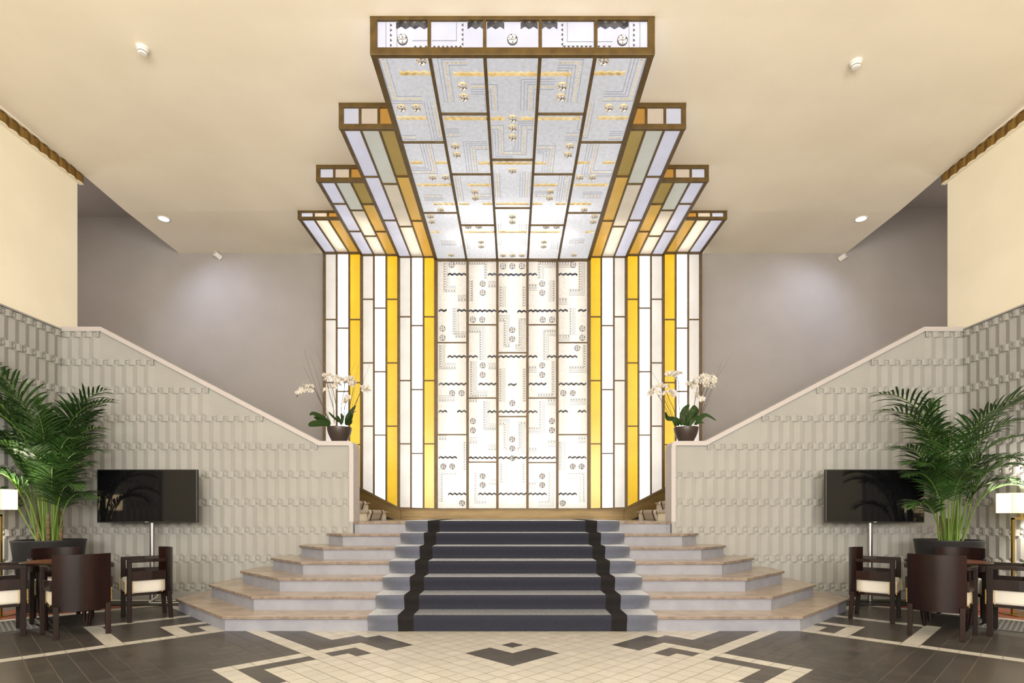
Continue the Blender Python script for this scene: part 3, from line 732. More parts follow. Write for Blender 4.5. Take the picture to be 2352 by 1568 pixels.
# side boxes
sdv = {1: ([403.7,505.9],[421,519],[404.5,504.7]), 2: ([467.6,530.7],[481.7,541],[466.8,530]), 3: ([],[],[])}
smat = {1: ('c_olive','c_green','c_lav'), 2: ('c_olive','c_green','c_lav'), 3: ('c_amber','c_cream','c_lav')}
tn = {1: 'longest', 2: 'middle', 3: 'shortest'}
for sgn, nm in ((-1, 'left'), (1, 'right')):
    for tier in (1, 2, 3):
        a, b_ = EDG[tier-1], EDG[tier]; z = ZC[tier]; y0 = YF[tier]; org = (sgn*(a+b_)/2, y0, z); fn = rel(cmap(z), org)
        t = thing('glass_ceiling_light', '%s of the three narrow amber and white glass ceiling boxes on the %s' % (tn[tier], nm), 'ceiling light', org)
        fr = MB(); e = [a+(b_-a)*i/3 for i in range(4)]; zt_ = ZTOP[tier]
        for s_ in range(3):
            vs = [y0]+sorted(yy(q, z) for q in sdv[tier][s_])+[GY]
            for q, (lo, hi) in enumerate(zip(vs, vs[1:])):
                mk = smat[tier][s_]
                if s_ == 0 and tier < 3: mk = 'c_olive' if q == 0 else 'c_amber'
                if s_ == 1 and tier < 3: mk = 'c_green' if q == 0 else 'c_cream'
                build_pane(fn, [(sgn*e[s_],lo),(sgn*e[s_+1],lo),(sgn*e[s_+1],hi),(sgn*e[s_],hi)], [G_[mk]], t)
            for v in vs[1:-1]: cfr(fr, fn, *sorted((sgn*e[s_], sgn*e[s_+1])), v-.010, v+.010)
        for i, x in enumerate(e):
            w = .012 if 0 < i < 3 else .022
            if i == 0: continue
            cfr(fr, fn, sgn*x-w, sgn*x+w, y0-.02, GY, .022)
        cfr(fr, fn, *sorted((sgn*(a+.0), sgn*(b_+.022))), y0-.03, y0+.015, .026)
        ff = rel(fmap(y0), org); hgt = zt_-z; bw = min(.05, hgt*.22)
        for s_, mk in enumerate(('f_amber', 'f_cream', 'f_lav')):
            build_pane(ff, [(sgn*e[s_],z+bw*.6),(sgn*e[s_+1],z+bw*.6),(sgn*e[s_+1],zt_-bw),(sgn*e[s_],zt_-bw)], [G_[mk]], t)
        for i, x in enumerate(e):
            w = .014 if 0 < i < 3 else .028
            if i: mbox(fr, ff, sgn*x-w, sgn*x+w, z-.012, zt_, -.01, .025)
        mbox(fr, ff, *sorted((sgn*a, sgn*(b_+.029))), zt_-bw, zt_+.004, -.011, .027); mbox(fr, ff, *sorted((sgn*a, sgn*(b_+.029))), z-.021, z+bw*.7, -.011, .027)
        side_glass(t, fr, sgn, b_, y0, GY, z, zt_, org, G_['f_lav'])
        fr.build('frame', M['gold'], t, bevel=.002)
        m_ = (a+b_)/2
        k_ = MB(); k_.tube([(sgn*m_-org[0], 8.98-org[1], z+.09-org[2]), (sgn*m_-org[0], 9.95-org[1], z+.09-org[2])], .007, 8); k_.build('fluorescent_tube', M['tubeceil'], t); 
        if tier < 3: xtube(*sorted((sgn*(m_-.2), sgn*(m_+.2))), 8.9, z+.12, t, org, .003)

# ---------------------------------------------------------------- spots and ceiling fittings
for sgn, nm in ((-1, 'left'), (1, 'right')):
    x = sgn*5.68; y = 9.15; z = cz(y)
    t = thing('recessed_spotlight', 'bright recessed spotlight in the ceiling above the %s stair' % nm, 'spotlight', (x, y, z))
    k = MB(); k.lathe([(.095,0),(.095,-.008),(.078,-.010),(.074,.0)], seg=28); k.build('trim_ring', M['white'], t, smooth=True)
    k = MB(); k.lathe([(.0001,-.016),(.05,-.014),(.074,-.006)], seg=24); k.build('lens', M['lens'], t)
    l = bpy.data.lights.new('spot_beam', 'SPOT'); l.energy = 75; l.color = (.74,.78,1.0); l.spot_size = math.radians(112); l.spot_blend = 1.0; l.shadow_soft_size = .04
    o = bpy.data.objects.new('spot_beam', l); COL.objects.link(o); o.location = (x, y, z-.06)
    o.rotation_euler = (Vector((sgn*5.1, BY, 4.3))-Vector((x, y, z))).to_track_quat('-Z', 'Y').to_euler()
for x, y, lab in ((-3.90, 5.92, 'white round smoke detector on the cream ceiling, left of the glass'), (3.73, 6.10, 'white round smoke detector on the cream ceiling, right of the glass')):
    z = cz(y); t = thing('smoke_detector', lab, 'smoke detector', (x, y, z))
    k = MB(); k.lathe([(.0001,0),(.062,0),(.062,-.022),(.056,-.026),(.0001,-.026)], seg=28); k.build('base', M['white'], t, smooth=True, angle=.5)
    k = MB(); k.lathe([(.052,-.026),(.050,-.048),(.046,-.05)], seg=28); k.lathe([(.040,-.050),(.040,-.056)], seg=28, mi=1); k.lathe([(.046,-.056),(.036,-.070),(.0001,-.073)], seg=28); k.build('sensor_dome', [M['white'], M['black']], t, smooth=True, angle=.6)
for x, ypx, sgn, lab in ((502, 588, -1, 'small white wall sensor under the ceiling edge, left of the glass'), (1933, 592, 1, 'small white wall sensor under the ceiling edge, right of the glass')):
    X = (x-1177)*BY/FPX; Z = EYE+(1178-ypx)*BY/FPX
    t = thing('wall_sensor', lab, 'sensor', (X, BY, Z))
    k = MB(); k.tube([(-sgn*.035, 0, -.03), (sgn*.02, -.10, .008)], .048, 24); k.build('housing', M['white'], t, smooth=True, angle=.6)
    k = MB(); k.tube([(sgn*.0198, -.0998, .008), (sgn*.024, -.108, .0107)], [.034, .020], 20); k.build('sensor_eye', M['cap'], t)

# ---------------------------------------------------------------- televisions
for sgn, nm, x0, x1, px_, lab in ((-1,'left',-5.467,-4.153,-4.81,'black flat television on a steel pole beside the left palm'), (1,'right',4.124,5.422,4.775,'black flat television on a steel pole beside the right palm')):
    Y = 7.40; t = thing('television', lab, 'television', (px_, 7.5, 0)); q = lambda a: a-px_
    k = MB(); k.box(q(x0), q(x1), -.11, -.06, 1.074, 1.774); k.box(q(x0)+.25, q(x1)-.25, -.06, -.035, 1.15, 1.6); k.build('casing', M['black'], t, bevel=.006)
    k = MB(); k.box(q(x0)+.013, q(x1)-.013, -.1125, -.110, 1.092, 1.761); k.build('screen', M['screen'], t)
    k = MB(); mx = q((x0+x1)/2); 
    for j in range(7): k.box(mx-.022+j*.0065, mx-.018+j*.0065, -.1135, -.112, 1.079, 1.086)
    k.build('maker_mark', M['white'], t)
    k = MB(); k.tube([(0,0,.012),(0,0,1.5)], .030, 20); k.build('pole', M['steel'], t, smooth=True, angle=.6)
    k = MB(); k.box(-.62, .62, -.22, .22, 0, .014); k.build('base_plate', M['black'], t, bevel=.003)
    k = MB(); k.box(-.2, .2, -.055, -.02, 1.3, 1.5); k.build('bracket', M['black'], t)
def cable(name, pts, r, m, lab):
    P = [Vector(p) for p in pts]; out = []
    for i in range(len(P)-1):
        p0, p1, p2, p3 = P[max(i-1,0)], P[i], P[i+1], P[min(i+2,len(P)-1)]
        for s_ in range(6):
            t = s_/6; out.append(.5*((2*p1)+(p2-p0)*t+(2*p0-5*p1+4*p2-p3)*t*t+(3*p1-3*p2+p3-p0)*t**3))
    out.append(P[-1]); k = MB(); k.tube(out, r, 6); o = k.build(name, m, smooth=True); tag(o, lab, 'cable'); return o
cable('power_cable', [(-4.76,7.50,.22),(-4.72,7.47,.10),(-4.80,7.42,.024),(-4.6,7.40,.022),(-4.3,7.42,.022),(-4.27,7.50,.022),(-4.4,7.56,.022),(-4.8,7.58,.022),(-5.4,7.58,.022),(-5.5,7.6,.012)], .008, M['wcable'], 'white cable coiled on the left television base')
cable('power_cable', [(4.1,7.45,.022),(4.4,7.5,.022),(4.9,7.46,.022),(5.3,7.40,.022),(5.5,7.35,.012)], .006, M['black'], 'black cable across the right television base')

# ---------------------------------------------------------------- floor lamps
def lamp(X, Y, zb, lab, sg):
    t = thing('floor_lamp', lab, 'floor lamp', (X, Y, 0))
    k = MB(); w, d = .20, .11
    for (xa, xb, ya, yb) in ((-w,w,-d,-d+.004),(-w,w,d-.004,d),(-w,-w+.004,-d,d),(w-.004,w,-d,d)): k.box(xa, xb, ya, yb, zb, zb+.235)
    o = k.build('lamp_shade', G_['shade'], t)
    k = MB(); fw = .095; tz = zb-.055
    for u in (-fw, fw): k.box(u-.013, u+.013, -.013, .013, 0, tz)
    k.box(-fw-.013, fw+.013, -.013, .013, tz-.02, tz); k.box(-.012, .012, -.012, .012, tz, zb+.01)
    k.build('stand', M['brass'], t)
    k = MB(); k.box(-.15, .15, -.14, .14, 0, .012); k.build('base', M['brass'], t, bevel=.002)
    l = bpy.data.lights.new('lamp_bulb', 'POINT'); l.energy = 72; l.color = (1,.90,.74); l.shadow_soft_size = .05
    o = bpy.data.objects.new('lamp_bulb', l); COL.objects.link(o); o.location = (X, Y, zb+.14)
lamp(5.975, 6.6, 1.2, 'brass frame floor lamp with lit white shade at the right wall', 1)
lamp(-6.02, 6.5, 1.24, 'brass frame floor lamp with lit white shade at the left wall', -1)
cable('lamp_cable', [(5.95,6.62,.012),(5.85,6.75,.008),(5.6,6.85,.008),(5.45,6.8,.008),(5.2,6.9,.008)], .005, M['black'], 'black lamp cable on the terracotta floor, right side')
cable('lamp_cable', [(-5.98,6.5,.012),(-5.85,6.6,.008),(-5.6,6.62,.008),(-5.4,6.8,.008),(-5.1,6.95,.008)], .005, M['black'], 'black lamp cable on the terracotta floor, left side')

# ---------------------------------------------------------------- floor grilles
for sgn, nm in ((-1, 'left'), (1, 'right')):
    # parallelogram in tile axes: a -16..-24, b 31.6..37
    L = lambda a, b_: (sgn*(b_-a)*TS, (a+b_)*TS+4.41)
    k = MB(); k.prism([L(-16.1,31.5), L(-16.1,37), L(-22.5,37), L(-22.5,31.5)], .001, .004, lambda u, v, n: (u, v, n), 0)
    a = -16.2
    while a > -22.4:
        k.prism([L(a,31.7), L(a,36.8), L(a-.12,36.8), L(a-.12,31.7)], .004, .007, lambda u, v, n: (u, v, n), 1); a -= .30
    o = k.build('floor_grille', [M['pot'], mat('worn_grille_slat', (.12,.12,.11), .5, .3)])
    tag(o, 'dark slatted vent grille set in the floor on the %s' % nm, 'grille')

# ---------------------------------------------------------------- chairs
wv = M['fabric']; n, l = nodes(wv)
tc = n.new('ShaderNodeTexCoord'); ck = n.new('ShaderNodeTexWave'); ck.wave_type = 'BANDS'; ck.bands_direction = 'DIAGONAL'; ck.inputs['Scale'].default_value = 85; ck.inputs['Distortion'].default_value = 2
l.new(tc.outputs['Object'], ck.inputs['Vector']); cr = n.new('ShaderNodeValToRGB'); cr.color_ramp.elements[0].color = (.58,.55,.51,1); cr.color_ramp.elements[1].color = (.70,.67,.62,1)
l.new(ck.outputs['Fac'], cr.inputs[0]); l.new(cr.outputs[0], bsdf(wv).inputs['Base Color'])
def make_chair():
    t = thing('armchair', '', 'chair', group='dark barrel armchairs around the round tables')
    # back: arc panel behind, centre of arc in front
    k = MB(); R = .34; cy = .10; ang = math.radians(43); N = 14; th = .022
    z0, z1 = .255, .80; P = lambda a, r, z: (r*math.sin(a), cy-r*math.cos(a), z)
    A = [-ang+2*ang*i/N for i in range(N+1)]; Ri = R-th
    for a0, a1 in zip(A, A[1:]):
        k.face([P(a0,R,z0),P(a1,R,z0),P(a1,R,z1),P(a0,R,z1)]); k.face([P(a0,Ri,z0),P(a0,Ri,z1),P(a1,Ri,z1),P(a1,Ri,z0)])
        k.face([P(a0,R,z1),P(a1,R,z1),P(a1,Ri,z1),P(a0,Ri,z1)]); k.face([P(a0,R,z0),P(a0,Ri,z0),P(a1,Ri,z0),P(a1,R,z0)])
    for a0 in (A[0], A[-1]): k.face([P(a0,R,z0),P(a0,R,z1),P(a0,Ri,z1),P(a0,Ri,z0)])
    o = k.build('backrest', M['wood'], t, smooth=True, angle=.7)
    # drop interior faces
    for s_ in (-1, 1):
        k = MB(); k.box(s_*.265-.019, s_*.265+.019, .19, .235, 0, .69); k.build('front_leg', M['wood'], t, bevel=.004)
        k = MB(); x = s_*.203
        k.hexa([(x-.020,-.215,0),(x+.020,-.215,0),(x+.020,-.173,0),(x-.020,-.173,0),(x-.022,-.195,.31),(x+.022,-.195,.31),(x+.022,-.150,.31),(x-.022,-.150,.31)]); k.build('rear_leg', M['wood'], t, bevel=.004)
        for z0, z1, nme in ((.655, .69, 'armrest'), (.455, .555, 'side_rail')):
            k = MB(); w = .022 if nme == 'armrest' else .012
            path = [(.265, .235), (.262, .0), (.236, -.14)]
            for (xa, ya), (xb, yb) in zip(path, path[1:]):
                k.hexa([(s_*(xa)-w,ya,z0),(s_*xa+w,ya,z0),(s_*xb+w,yb,z0),(s_*xb-w,yb,z0),(s_*xa-w,ya,z1),(s_*xa+w,ya,z1),(s_*xb+w,yb,z1),(s_*xb-w,yb,z1)])
            k.build(nme, M['wood'], t, bevel=.004)
    # seat cushion
    k = MB(); pts = [(-.24,.19),(-.20,.245),(.20,.245),(.24,.19),(.24,-.05),(.17,-.17),(.08,-.215),(-.08,-.215),(-.17,-.17),(-.24,-.05)]
    k.prism(pts, .305, .465, lambda u, v, n: (u, v, n)); o = k.build('seat', M['fabric'], t, smooth=True, angle=.9)
    b_ = o.modifiers.new('round', 'BEVEL'); b_.width = .032; b_.segments = 4; b_.limit_method = 'ANGLE'; b_.angle_limit = 1.0
    k = MB(); k.prism([(u*1.0, v*.98) for u, v in pts], .285, .315, lambda u, v, n: (u, v, n)); k.build('seat_frame', M['wood'], t)
    k = MB()
    for s_ in (-1, 1):
        for y in (.178, .247, -.10):
            for j in range(10):
                z = .315+j*.0145; k.box(s_*.243-.004, s_*.243+.004, y-.0045, y+.0045, z-.0035, z+.0035)
    k.build('nailhead_trim', M['brass'], t)
    return t
ch0 = make_chair()
def place(fx_, fy_, bx, by): 
    """rear foot midpoint and front foot midpoint on the floor"""
    d = Vector((fx_-bx, fy_-by)); rz = math.atan2(-d.x, d.y); c_ = Vector(((fx_+bx)/2, (fy_+by)/2)); return (c_.x, c_.y, 0), rz
spots = [
 (( -4.50,5.78), (-4.125,5.41), 'dark barrel armchair nearest the camera at the left table, back turned'),
 (( -4.365,6.35), (-4.045,6.625), 'dark barrel armchair in side view left of the stairs, before the television'),
 (( -5.01,6.26), (-5.33,6.56), 'dark barrel armchair between the left table and the left palm planter'),
 (( -4.99,5.69), (-5.28,5.40), 'dark barrel armchair cut off by the left edge of the picture'),
 (( 4.385,5.73), (4.016,5.345), 'dark barrel armchair nearest the camera at the right table, back turned'),
 (( 4.295,6.295), (3.97,6.57), 'dark barrel armchair in side view right of the stairs, before the television'),
 (( 4.94,6.29), (5.26,6.59), 'dark barrel armchair between the right table and the right palm planter'),
 (( 4.85,5.66), (5.14,5.37), 'dark barrel armchair cut off by the right edge of the picture')]
for i, (f_, b_, lab) in enumerate(spots):
    loc, rz = place(*f_, *b_)
    if i == 0: ch0.location = loc; ch0.rotation_euler = (0,0,rz); ch0['label'] = lab
    else: copy_tree(ch0, loc, rz, lab)
def make_table():
    t = thing('round_table', '', 'table', group='round lobby tables')
    k = MB(); k.lathe([(.0001,.665),(.365,.665),(.38,.672),(.38,.688),(.372,.694),(.338,.694)], seg=48); k.build('tabletop_rim', M['wood'], t, smooth=True, angle=.6)
    k = MB(); k.lathe([(.0001,.688),(.338,.688),(.339,.696),(.0001,.697)], seg=48); k.build('tabletop_inlay', M['tabletop'], t, smooth=True, angle=.6)
    k = MB(); k.lathe([(.31,.60),(.31,.668),(.29,.668),(.29,.60),(.31,.60)], seg=40); k.build('apron', M['wood'], t, smooth=True, angle=.6)
    for i in range(4):
        a = PI/4+i*PI/2+.79; x, y = .28*math.cos(a), .28*math.sin(a); k = MB()
        k.tube([(x,y,.66),(x*1.02,y*1.02,.4),(x*.95,y*.95,.15),(x*.88,y*.88,0)], [.03,.028,.022,.016], 10); k.build('leg', M['wood'], t, smooth=True, angle=.8)
    return t
tb = make_table(); tb.location = (-4.77, 6.0, 0); tb['label'] = 'round dark table with red-brown top among the left armchairs'
copy_tree(tb, (4.64, 5.99, 0), 0, 'round dark table with red-brown top among the right armchairs')

# ---------------------------------------------------------------- palms
def frond(base, tip_dir, L, lift, droop, seed, npairs=22, bare=.38, lw=.02, ll=.34):
    """returns MB with a feather frond; base, heading azimuth, length, initial elevation, droop"""
    rnd = random.Random(seed); k = MB(); N = 24; P = []; p = Vector(base); h = Vector((math.cos(tip_dir), math.sin(tip_dir), 0))
    el = lift; st = L/N
    for i in range(N+1):
        P.append(p.copy()); t = i/N; e_ = el-droop*max(0, (t-.3)/.7)**1.6
        p = p+(h*math.cos(e_)+Vector((0,0,1))*math.sin(e_))*st
    k.tube(P, [.009*(1-.8*i/N)+.0015 for i in range(N+1)], 5, 1)
    side = h.cross(Vector((0,0,1))).normalized()
    for j in range(npairs):
        t = bare+(1-bare)*(j+.3)/npairs; f = t*N; i = min(int(f), N-1); q = P[i].lerp(P[i+1], f-i); d = (P[i+1]-P[i]).normalized()
        nrm = side.cross(d).normalized()
        prof = math.sin(PI*min(1, (t-bare)/(1-bare)*.86+.14))**.6
        for sg in (-1, 1):
            ln = ll*prof*rnd.uniform(.88,1.08)*(.75+.25*(1-t)); fwd = .55+.5*(t-bare)/(1-bare)+rnd.uniform(-.06,.06)
            dirv = (side*sg*math.cos(fwd)+d*math.sin(fwd)+nrm*rnd.uniform(.10,.28)).normalized()
            w = lw*(.8+.7*prof); pts = []; c_ = q.copy(); g_ = rnd.uniform(.8,1.7)
            wd = d.cross(dirv).cross(dirv).normalized()
            SEG = 5; n0 = len(k.v)
            for s_ in range(SEG+1):
                u = s_/SEG; ww = w*math.sin(PI*(.12+.86*u))**.8*(1-.25*u)
                if s_ == SEG: ww = .0008
                up = dirv.cross(wd).normalized()
                k.v += [tuple(c_-wd*ww*.5+up*ww*.12), tuple(c_), tuple(c_+wd*ww*.5+up*ww*.12)]
                dirv = (dirv+Vector((0,0,-1))*g_*.20*(u+.15)).normalized(); c_ = c_+dirv*ln/SEG
            for s_ in range(SEG):
                a = n0+3*s_
                k.f += [(a,a+1,a+4,a+3),(a+1,a+2,a+5,a+4)]; k.m += [0,0]
    return k
def palm(name_lab, X, Y, rtop, rbot, hp, spec, seed, stems):
    t = thing('potted_palm', name_lab, 'potted plant', (X, Y, 0))
    k = MB(); k.lathe([(.0001,0),(rbot,0),(rtop*.985,hp-.03),(rtop,hp-.02),(rtop,hp),(rtop-.025,hp),(rtop-.04,hp-.05)], seg=48); k.build('planter', M['pot'], t, smooth=True, angle=.6)
    k = MB(); k.lathe([(.0001,hp-.045),(rtop-.03,hp-.05)], seg=32); k.build('soil', M['soil'], t)
    rnd = random.Random(seed)
    for i in range(stems):
        a = rnd.uniform(0, 2*PI); r_ = rnd.uniform(.02,.15); h = rnd.uniform(.22,.38); k = MB()
        x, y = r_*math.cos(a), r_*math.sin(a); k.tube([(x,y,hp-.06),(x*1.05,y*1.05,hp+h*.5),(x*1.1,y*1.1,hp+h)], [.024,.020,.013], 8); k.build('stem', M['trunk'], t, smooth=True)
    for i, (az, L, lift, droop, bare, fresh) in enumerate(spec):
        a = math.radians(az); r_ = rnd.uniform(.02,.12)
        b_ = (r_*math.cos(a)+rnd.uniform(-.03,.03), r_*math.sin(a)+rnd.uniform(-.03,.03), hp-.03)
        k = frond(b_, a, L, math.radians(lift), math.radians(droop), seed*100+i, bare=bare, npairs=int(23*(1-bare)/.6), ll=.25+.12*L)
        for q, v in enumerate(k.v):
            wx, wy = v[0]+X, v[1]+Y; m_ = 6.16-.02*(q % 5); sg = 1 if wx > 0 else -1
            if abs(wx) > m_-.25: e_ = abs(wx)-(m_-.25); wx = sg*(m_-.25+.25*math.tanh(e_/.25)*.98)
            ym = 7.68-.015*(q % 5) if abs(wx) > 5.52 else 7.24-.012*(q % 5)
            if wy > ym: wy = ym
            k.v[q] = (wx-X, wy-Y, v[2])
        k.build('frond', [M['leaf2'] if fresh else M['leaf'], M['stalk']], t, recalc=False)
# azimuth: 0 = +X (picture right), 180 = left, 270 = towards camera
left_spec = [(222,2.75,82,78,.50,0),(238,2.35,84,95,.48,0),(210,2.2,82,100,.48,0),(352,2.2,90,85,.46,0),(340,2.05,89,95,.45,0),(5,2.1,89,85,.46,0),
 (275,2.1,88,90,.45,0),(300,1.95,88,95,.42,0),(240,2.0,87,95,.42,0),(95,2.1,89,60,.5,0),(130,1.9,88,75,.45,0),(50,1.95,88,80,.45,0),(270,2.3,88,80,.5,0),
 (350,1.8,88,105,.42,0),(205,1.8,84,110,.42,0),(325,1.65,86,110,.4,0),(215,1.7,82,110,.4,0),(195,1.65,80,110,.42,1),(0,1.55,85,115,.42,0),
 (338,1.35,82,115,.42,0),(225,1.35,74,115,.42,1),(260,1.6,83,110,.4,1),(290,1.5,84,110,.42,0),(215,1.05,66,115,.42,0),(345,.95,74,130,.45,0),(330,1.1,74,125,.42,0),(235,1.25,76,115,.42,0),(310,1.3,80,115,.42,0),(348,1.7,86,105,.42,0),(335,1.5,82,110,.4,0)]
right_spec = [(192,2.42,84,108,.50,0),(186,2.15,87,110,.48,0),(325,2.15,84,88,.52,0),(308,2.1,87,85,.52,0),(205,1.95,86,110,.45,0),(95,2.0,88,60,.5,0),
 (270,1.95,88,100,.48,0),(300,1.8,88,100,.45,0),(235,1.75,86,110,.42,0),(195,1.6,84,115,.42,0),(335,1.6,82,85,.42,1),(320,1.35,80,90,.42,1),
 (200,1.4,80,115,.42,0),(325,1.4,82,110,.42,0),(200,1.25,76,115,.4,0),(215,1.35,80,115,.42,0),(330,1.15,74,110,.42,0),(315,1.05,74,115,.45,0),(280,1.4,84,115,.42,0),(310,1.3,80,110,.42,0),(200,.85,66,125,.45,0),(255,1.2,80,115,.42,0)]
palm('tall bushy kentia palm in a charcoal planter at the left wall', -5.77, 7.0, .375, .27, .87, left_spec, 3, 7)
palm('slimmer kentia palm in a charcoal planter at the right wall', 5.45, 7.02, .36, .26, .87, right_spec, 8, 6)

# ---------------------------------------------------------------- orchids
def flower_mesh():
    k = MB()
    def petal(a, r0, L, w, tilt):
        c_, s_ = math.cos(a), math.sin(a)
        pr = [(0,.006),(.35,w),(.7,w*.95),(1.0,.004)]
        for (t0,w0),(t1,w1) in zip(pr, pr[1:]):
            q = []
            for t, ww, sg in ((t0,w0,-1),(t1,w1,-1),(t1,w1,1),(t0,w0,1)):
                rr = r0+L*t; q.append((c_*rr-s_*ww*sg, tilt*math.sin(t*2.2)*-.012-.002, s_*rr+c_*ww*sg))
            k.face(q, 0)
    for a in (90, 210, 330): petal(math.radians(a), .002, .034, .011, 1)
    for a in (15, 165): petal(math.radians(a), .002, .038, .018, .6)
    k.face([(-.006,-.012,-.002),(.006,-.012,-.002),(.004,-.018,-.014),(-.004,-.018,-.014)], 1); k.face([(-.005,-.004,.003),(.005,-.004,.003),(.006,-.012,-.002),(-.006,-.012,-.002)], 1)
    o = k.build('flower', [M['petal'], M['lip']], recalc=False); d = o.data; bpy.data.objects.remove(o); return d
FL = flower_mesh()
def catm(pts, n=8):
    P = [Vector(p) for p in pts]; out = []
    for i in range(len(P)-1):
        p0, p1, p2, p3 = P[max(i-1,0)], P[i], P[i+1], P[min(i+2,len(P)-1)]
        for s_ in range(n):
            t = s_/n; out.append(.5*((2*p1)+(p2-p0)*t+(2*p0-5*p1+4*p2-p3)*t*t+(3*p1-3*p2+p3-p0)*t**3))
    return out+[P[-1]]
def orchid(lab, ox, pot_cx, sprays, twigs, leaves, seed):
    """pixel tables are read from the enlarged picture: 6.032 px per source px, origin (ox,780)"""
    Y = WY+.135; s = Y/FPX; zb = 2.194
    PX = lambda x: (ox+x/6.032-1177)*s; PZ = lambda y: EYE+(1178-(780+y/6.032))*s
    cx = PX(pot_cx); t = thing('orchid_arrangement', lab, 'potted plant', (cx, Y, zb)); rnd = random.Random(seed)
    Rr = .168; h = .207
    k = MB(); prof = [(.0001,0),(.094,0),(.105,.012)]
    for i in range(1, 9): u = i/8; prof.append((.10+(Rr-.10)*math.sin(u*PI/2)**.95, .012+(h-.012)*u))
    prof += [(Rr-.010,h),(Rr-.018,h-.03)]
    k.lathe(prof, seg=40); k.build('bowl', M['bowl'], t, smooth=True, angle=.8)
    k = MB(); k.lathe([(.0001,h-.02),(Rr-.014,h-.025)], seg=24); k.build('soil', M['soil'], t)
    R_ = lambda x, y, d: Vector((PX(x)-cx, d, PZ(y)-zb))
    for pts, w in leaves:
        d0 = rnd.uniform(-.05,.05); c_ = [R_(x, y, d0+q*rnd.uniform(-.05,.03)) for q, (x, y) in enumerate(pts)]; c_ = catm(c_, 4); k = MB(); n = len(c_)
        for i, p in enumerate(c_):
            u = i/(n-1); ww = 1.2*w*math.sin(PI*(.10+.88*u))**.65; tan = (c_[min(i+1,n-1)]-c_[max(i-1,0)]).normalized(); sd = tan.cross(Vector((0,1,0))).normalized()
            sd = (sd*.80+Vector((0,.6,0))).normalized()
            k.v += [tuple(p-sd*ww), tuple(p+Vector((0,.004,-.008))), tuple(p+sd*ww)]
        for i in range(n-1): a = 3*i; k.f += [(a,a+1,a+4,a+3),(a+1,a+2,a+5,a+4)]; k.m += [0,0]
        o = k.build('leaf', M['oleaf'], t, smooth=True, recalc=False)
    for stem, fls in sprays:
        d1 = rnd.uniform(-.06,.06); c_ = [R_(x, y, d1*(q/len(stem))) for q, (x, y) in enumerate(stem)]; k = MB(); k.tube(catm(c_), .0042, 5); k.build('flower_stem', M['ostem'], t, smooth=True)
        for (x, y) in fls:
            o = bpy.data.objects.new('flower', FL); COL.objects.link(o); o.parent = t; o.location = R_(x, y, d1+rnd.uniform(-.05,.02)); sc = rnd.uniform(.85,1.15)*1.12
            o.scale = (sc,sc,sc); o.rotation_euler = (rnd.uniform(-.4,.3), rnd.uniform(-.5,.5), rnd.uniform(-1.0,1.0))
    for tw in twigs:
        c_ = [R_(x, y, rnd.uniform(-.03,.03)) for x, y in tw]; k = MB(); c2 = catm(c_); k.tube(c2, [.0028*(1-.7*i/len(c2)) for i in range(len(c2))], 5); k.build('twig', M['twig'], t)
Lsp = [([(600,1160),(520,980),(430,800),(380,690),(300,660),(200,700),(130,795)], [(150,740),(195,745),(205,690),(225,725),(255,680),(290,665),(290,720),(335,650),(320,700),(360,665),(240,655)]),
 ([(650,1160),(640,960),(590,760),(560,620),(540,510)], [(520,500),(545,560),(570,500),(600,490),(520,715),(555,705),(580,560)]),
 ([(690,1160),(670,900),(620,640),(650,530),(700,510)], [(630,520),(660,545),(690,510),(715,530),(660,600),(690,600),(700,570),(600,650),(570,640),(650,660)]),
 ([(740,1160),(745,900),(780,700),(790,560)], [(770,555),(810,520),(830,560),(750,540),(800,580),(850,530),(720,580)]),
 ([(800,1160),(870,900),(920,640),(910,560)], [(880,560),(915,545),(935,590),(900,610),(950,610),(895,635),(860,540)]),
 ([(770,1160),(790,980),(810,850)], [(800,830),(830,790),(845,850),(790,860),(860,810)]),
 ([(850,1100),(950,870),(1020,740),(1100,690),(1165,710)], [(1045,670),(1075,700),(1100,705),(1130,670),(1060,660)])]
Ltw = [[(560,1120),(430,760),(320,420),(232,115)],[(600,1140),(480,780),(390,440),(305,220)],[(650,1150),(600,640),(390,145)],[(590,1150),(400,720),(232,380)],[(790,1150),(790,600),(752,140)],[(800,1150),(860,560),(940,300)],[(880,1150),(1000,760),(1160,300)],[(860,1150),(920,700),(975,340)]]
Llv = [([(600,1150),(500,1080),(400,1040),(372,1072)],.030),([(600,1170),(500,1120),(440,1100),(405,1090)],.032),([(590,1180),(480,1160),(380,1180),(328,1205)],.042),([(700,1130),(620,1060),(545,985)],.018),([(760,1170),(770,1090),(745,1020)],.030),([(800,1170),(830,1080),(880,980),(935,900)],.040),([(820,1180),(880,1090),(920,1020),(938,975)],.034),([(740,1170),(700,1080),(650,1050)],.026),([(820,1180),(870,1150),(900,1110)],.022)]
orchid('white orchids in a brown bowl on the left stair pier', 660, 722, Lsp, Ltw, Llv, 4)
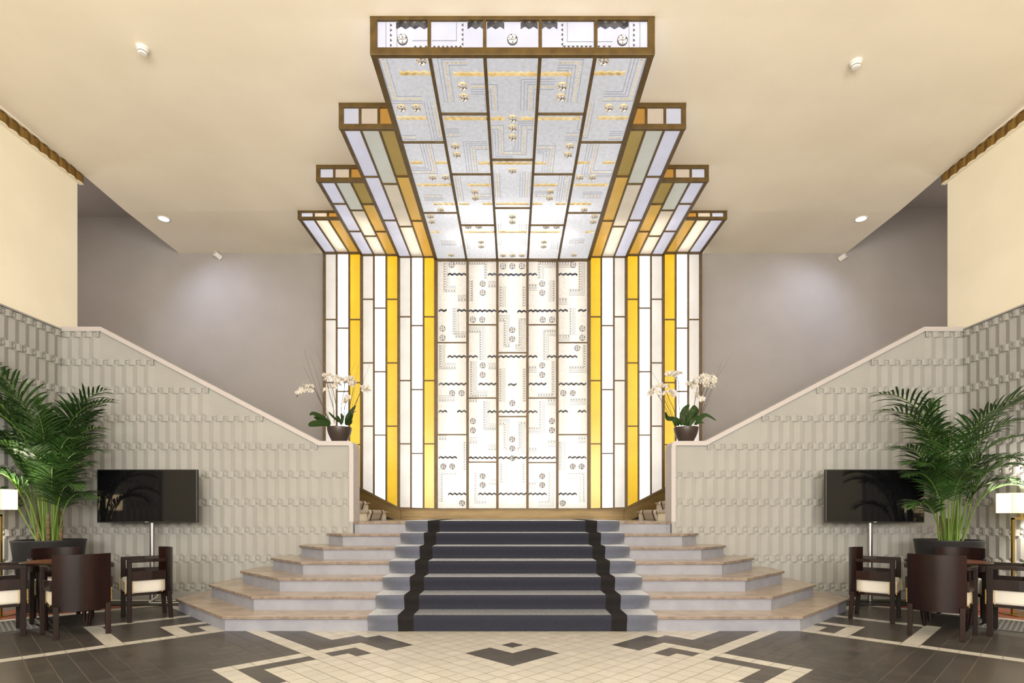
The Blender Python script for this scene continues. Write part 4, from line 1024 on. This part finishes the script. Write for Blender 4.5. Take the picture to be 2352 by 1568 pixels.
Rsp = [([(420,1190),(370,1030),(290,860),(230,740),(120,690),(40,780)], [(80,715),(120,700),(150,735),(170,660),(205,650),(65,760),(110,740),(240,640)]),
 ([(450,1190),(420,1000),(340,820),(290,720),(190,790)], [(250,745),(290,735),(330,730),(360,730),(390,730),(365,780),(275,660),(310,655),(235,770),(415,780)]),
 ([(505,1150),(480,900),(475,640),(430,500),(330,480),(265,525)], [(300,490),(360,480),(390,470),(430,480),(470,480),(495,480),(400,545),(410,510),(310,510)]),
 ([(590,1150),(600,900),(610,680),(640,630)], [(590,620),(625,640),(660,610),(690,620),(700,665),(640,680),(650,595)]),
 ([(690,1150),(700,880),(745,650),(790,560)], [(740,530),(780,520),(820,500),(770,590),(810,560),(850,500),(700,760),(740,740),(755,780)]),
 ([(740,1150),(770,860),(830,660),(870,560)], [(850,560),(880,520),(900,580),(930,610),(870,600),(940,540),(900,650),(830,610),(850,640)]),
 ([(750,1150),(810,860),(870,680),(920,590)], [(920,520),(950,560),(930,660),(950,600),(790,820),(770,850)])]
Rtw = [[(760,1150),(880,850),(1000,540),(1210,220)],[(740,1150),(860,820),(980,540),(1078,290)],[(770,1150),(830,900),(910,700)],[(540,1150),(540,700),(515,200)],[(560,1150),(480,600),(515,205)],[(590,1150),(605,560),(625,185)],[(430,1190),(240,830),(0,500)],[(440,1190),(260,700),(20,320)],[(420,1190),(200,780),(90,590),(10,520)]]
Rlv = [([(430,1190),(400,1110),(330,1080),(250,1025)],.030),([(470,1190),(450,1120),(400,1080)],.024),([(520,1180),(530,1060),(570,960),(610,900)],.042),([(560,1180),(620,1060),(660,970),(700,905)],.040),([(640,1180),(690,1080),(720,990),(735,910)],.036),([(700,1180),(760,1090),(850,1045),(960,1130)],.034),([(680,1180),(740,1150),(790,1165)],.022),([(600,1190),(620,1110),(600,1050)],.030),([(620,1190),(660,1120),(720,1070)],.026)]
orchid('white orchids in a brown bowl on the right stair pier', 1480, 577, Rsp, Rtw, Rlv, 9)
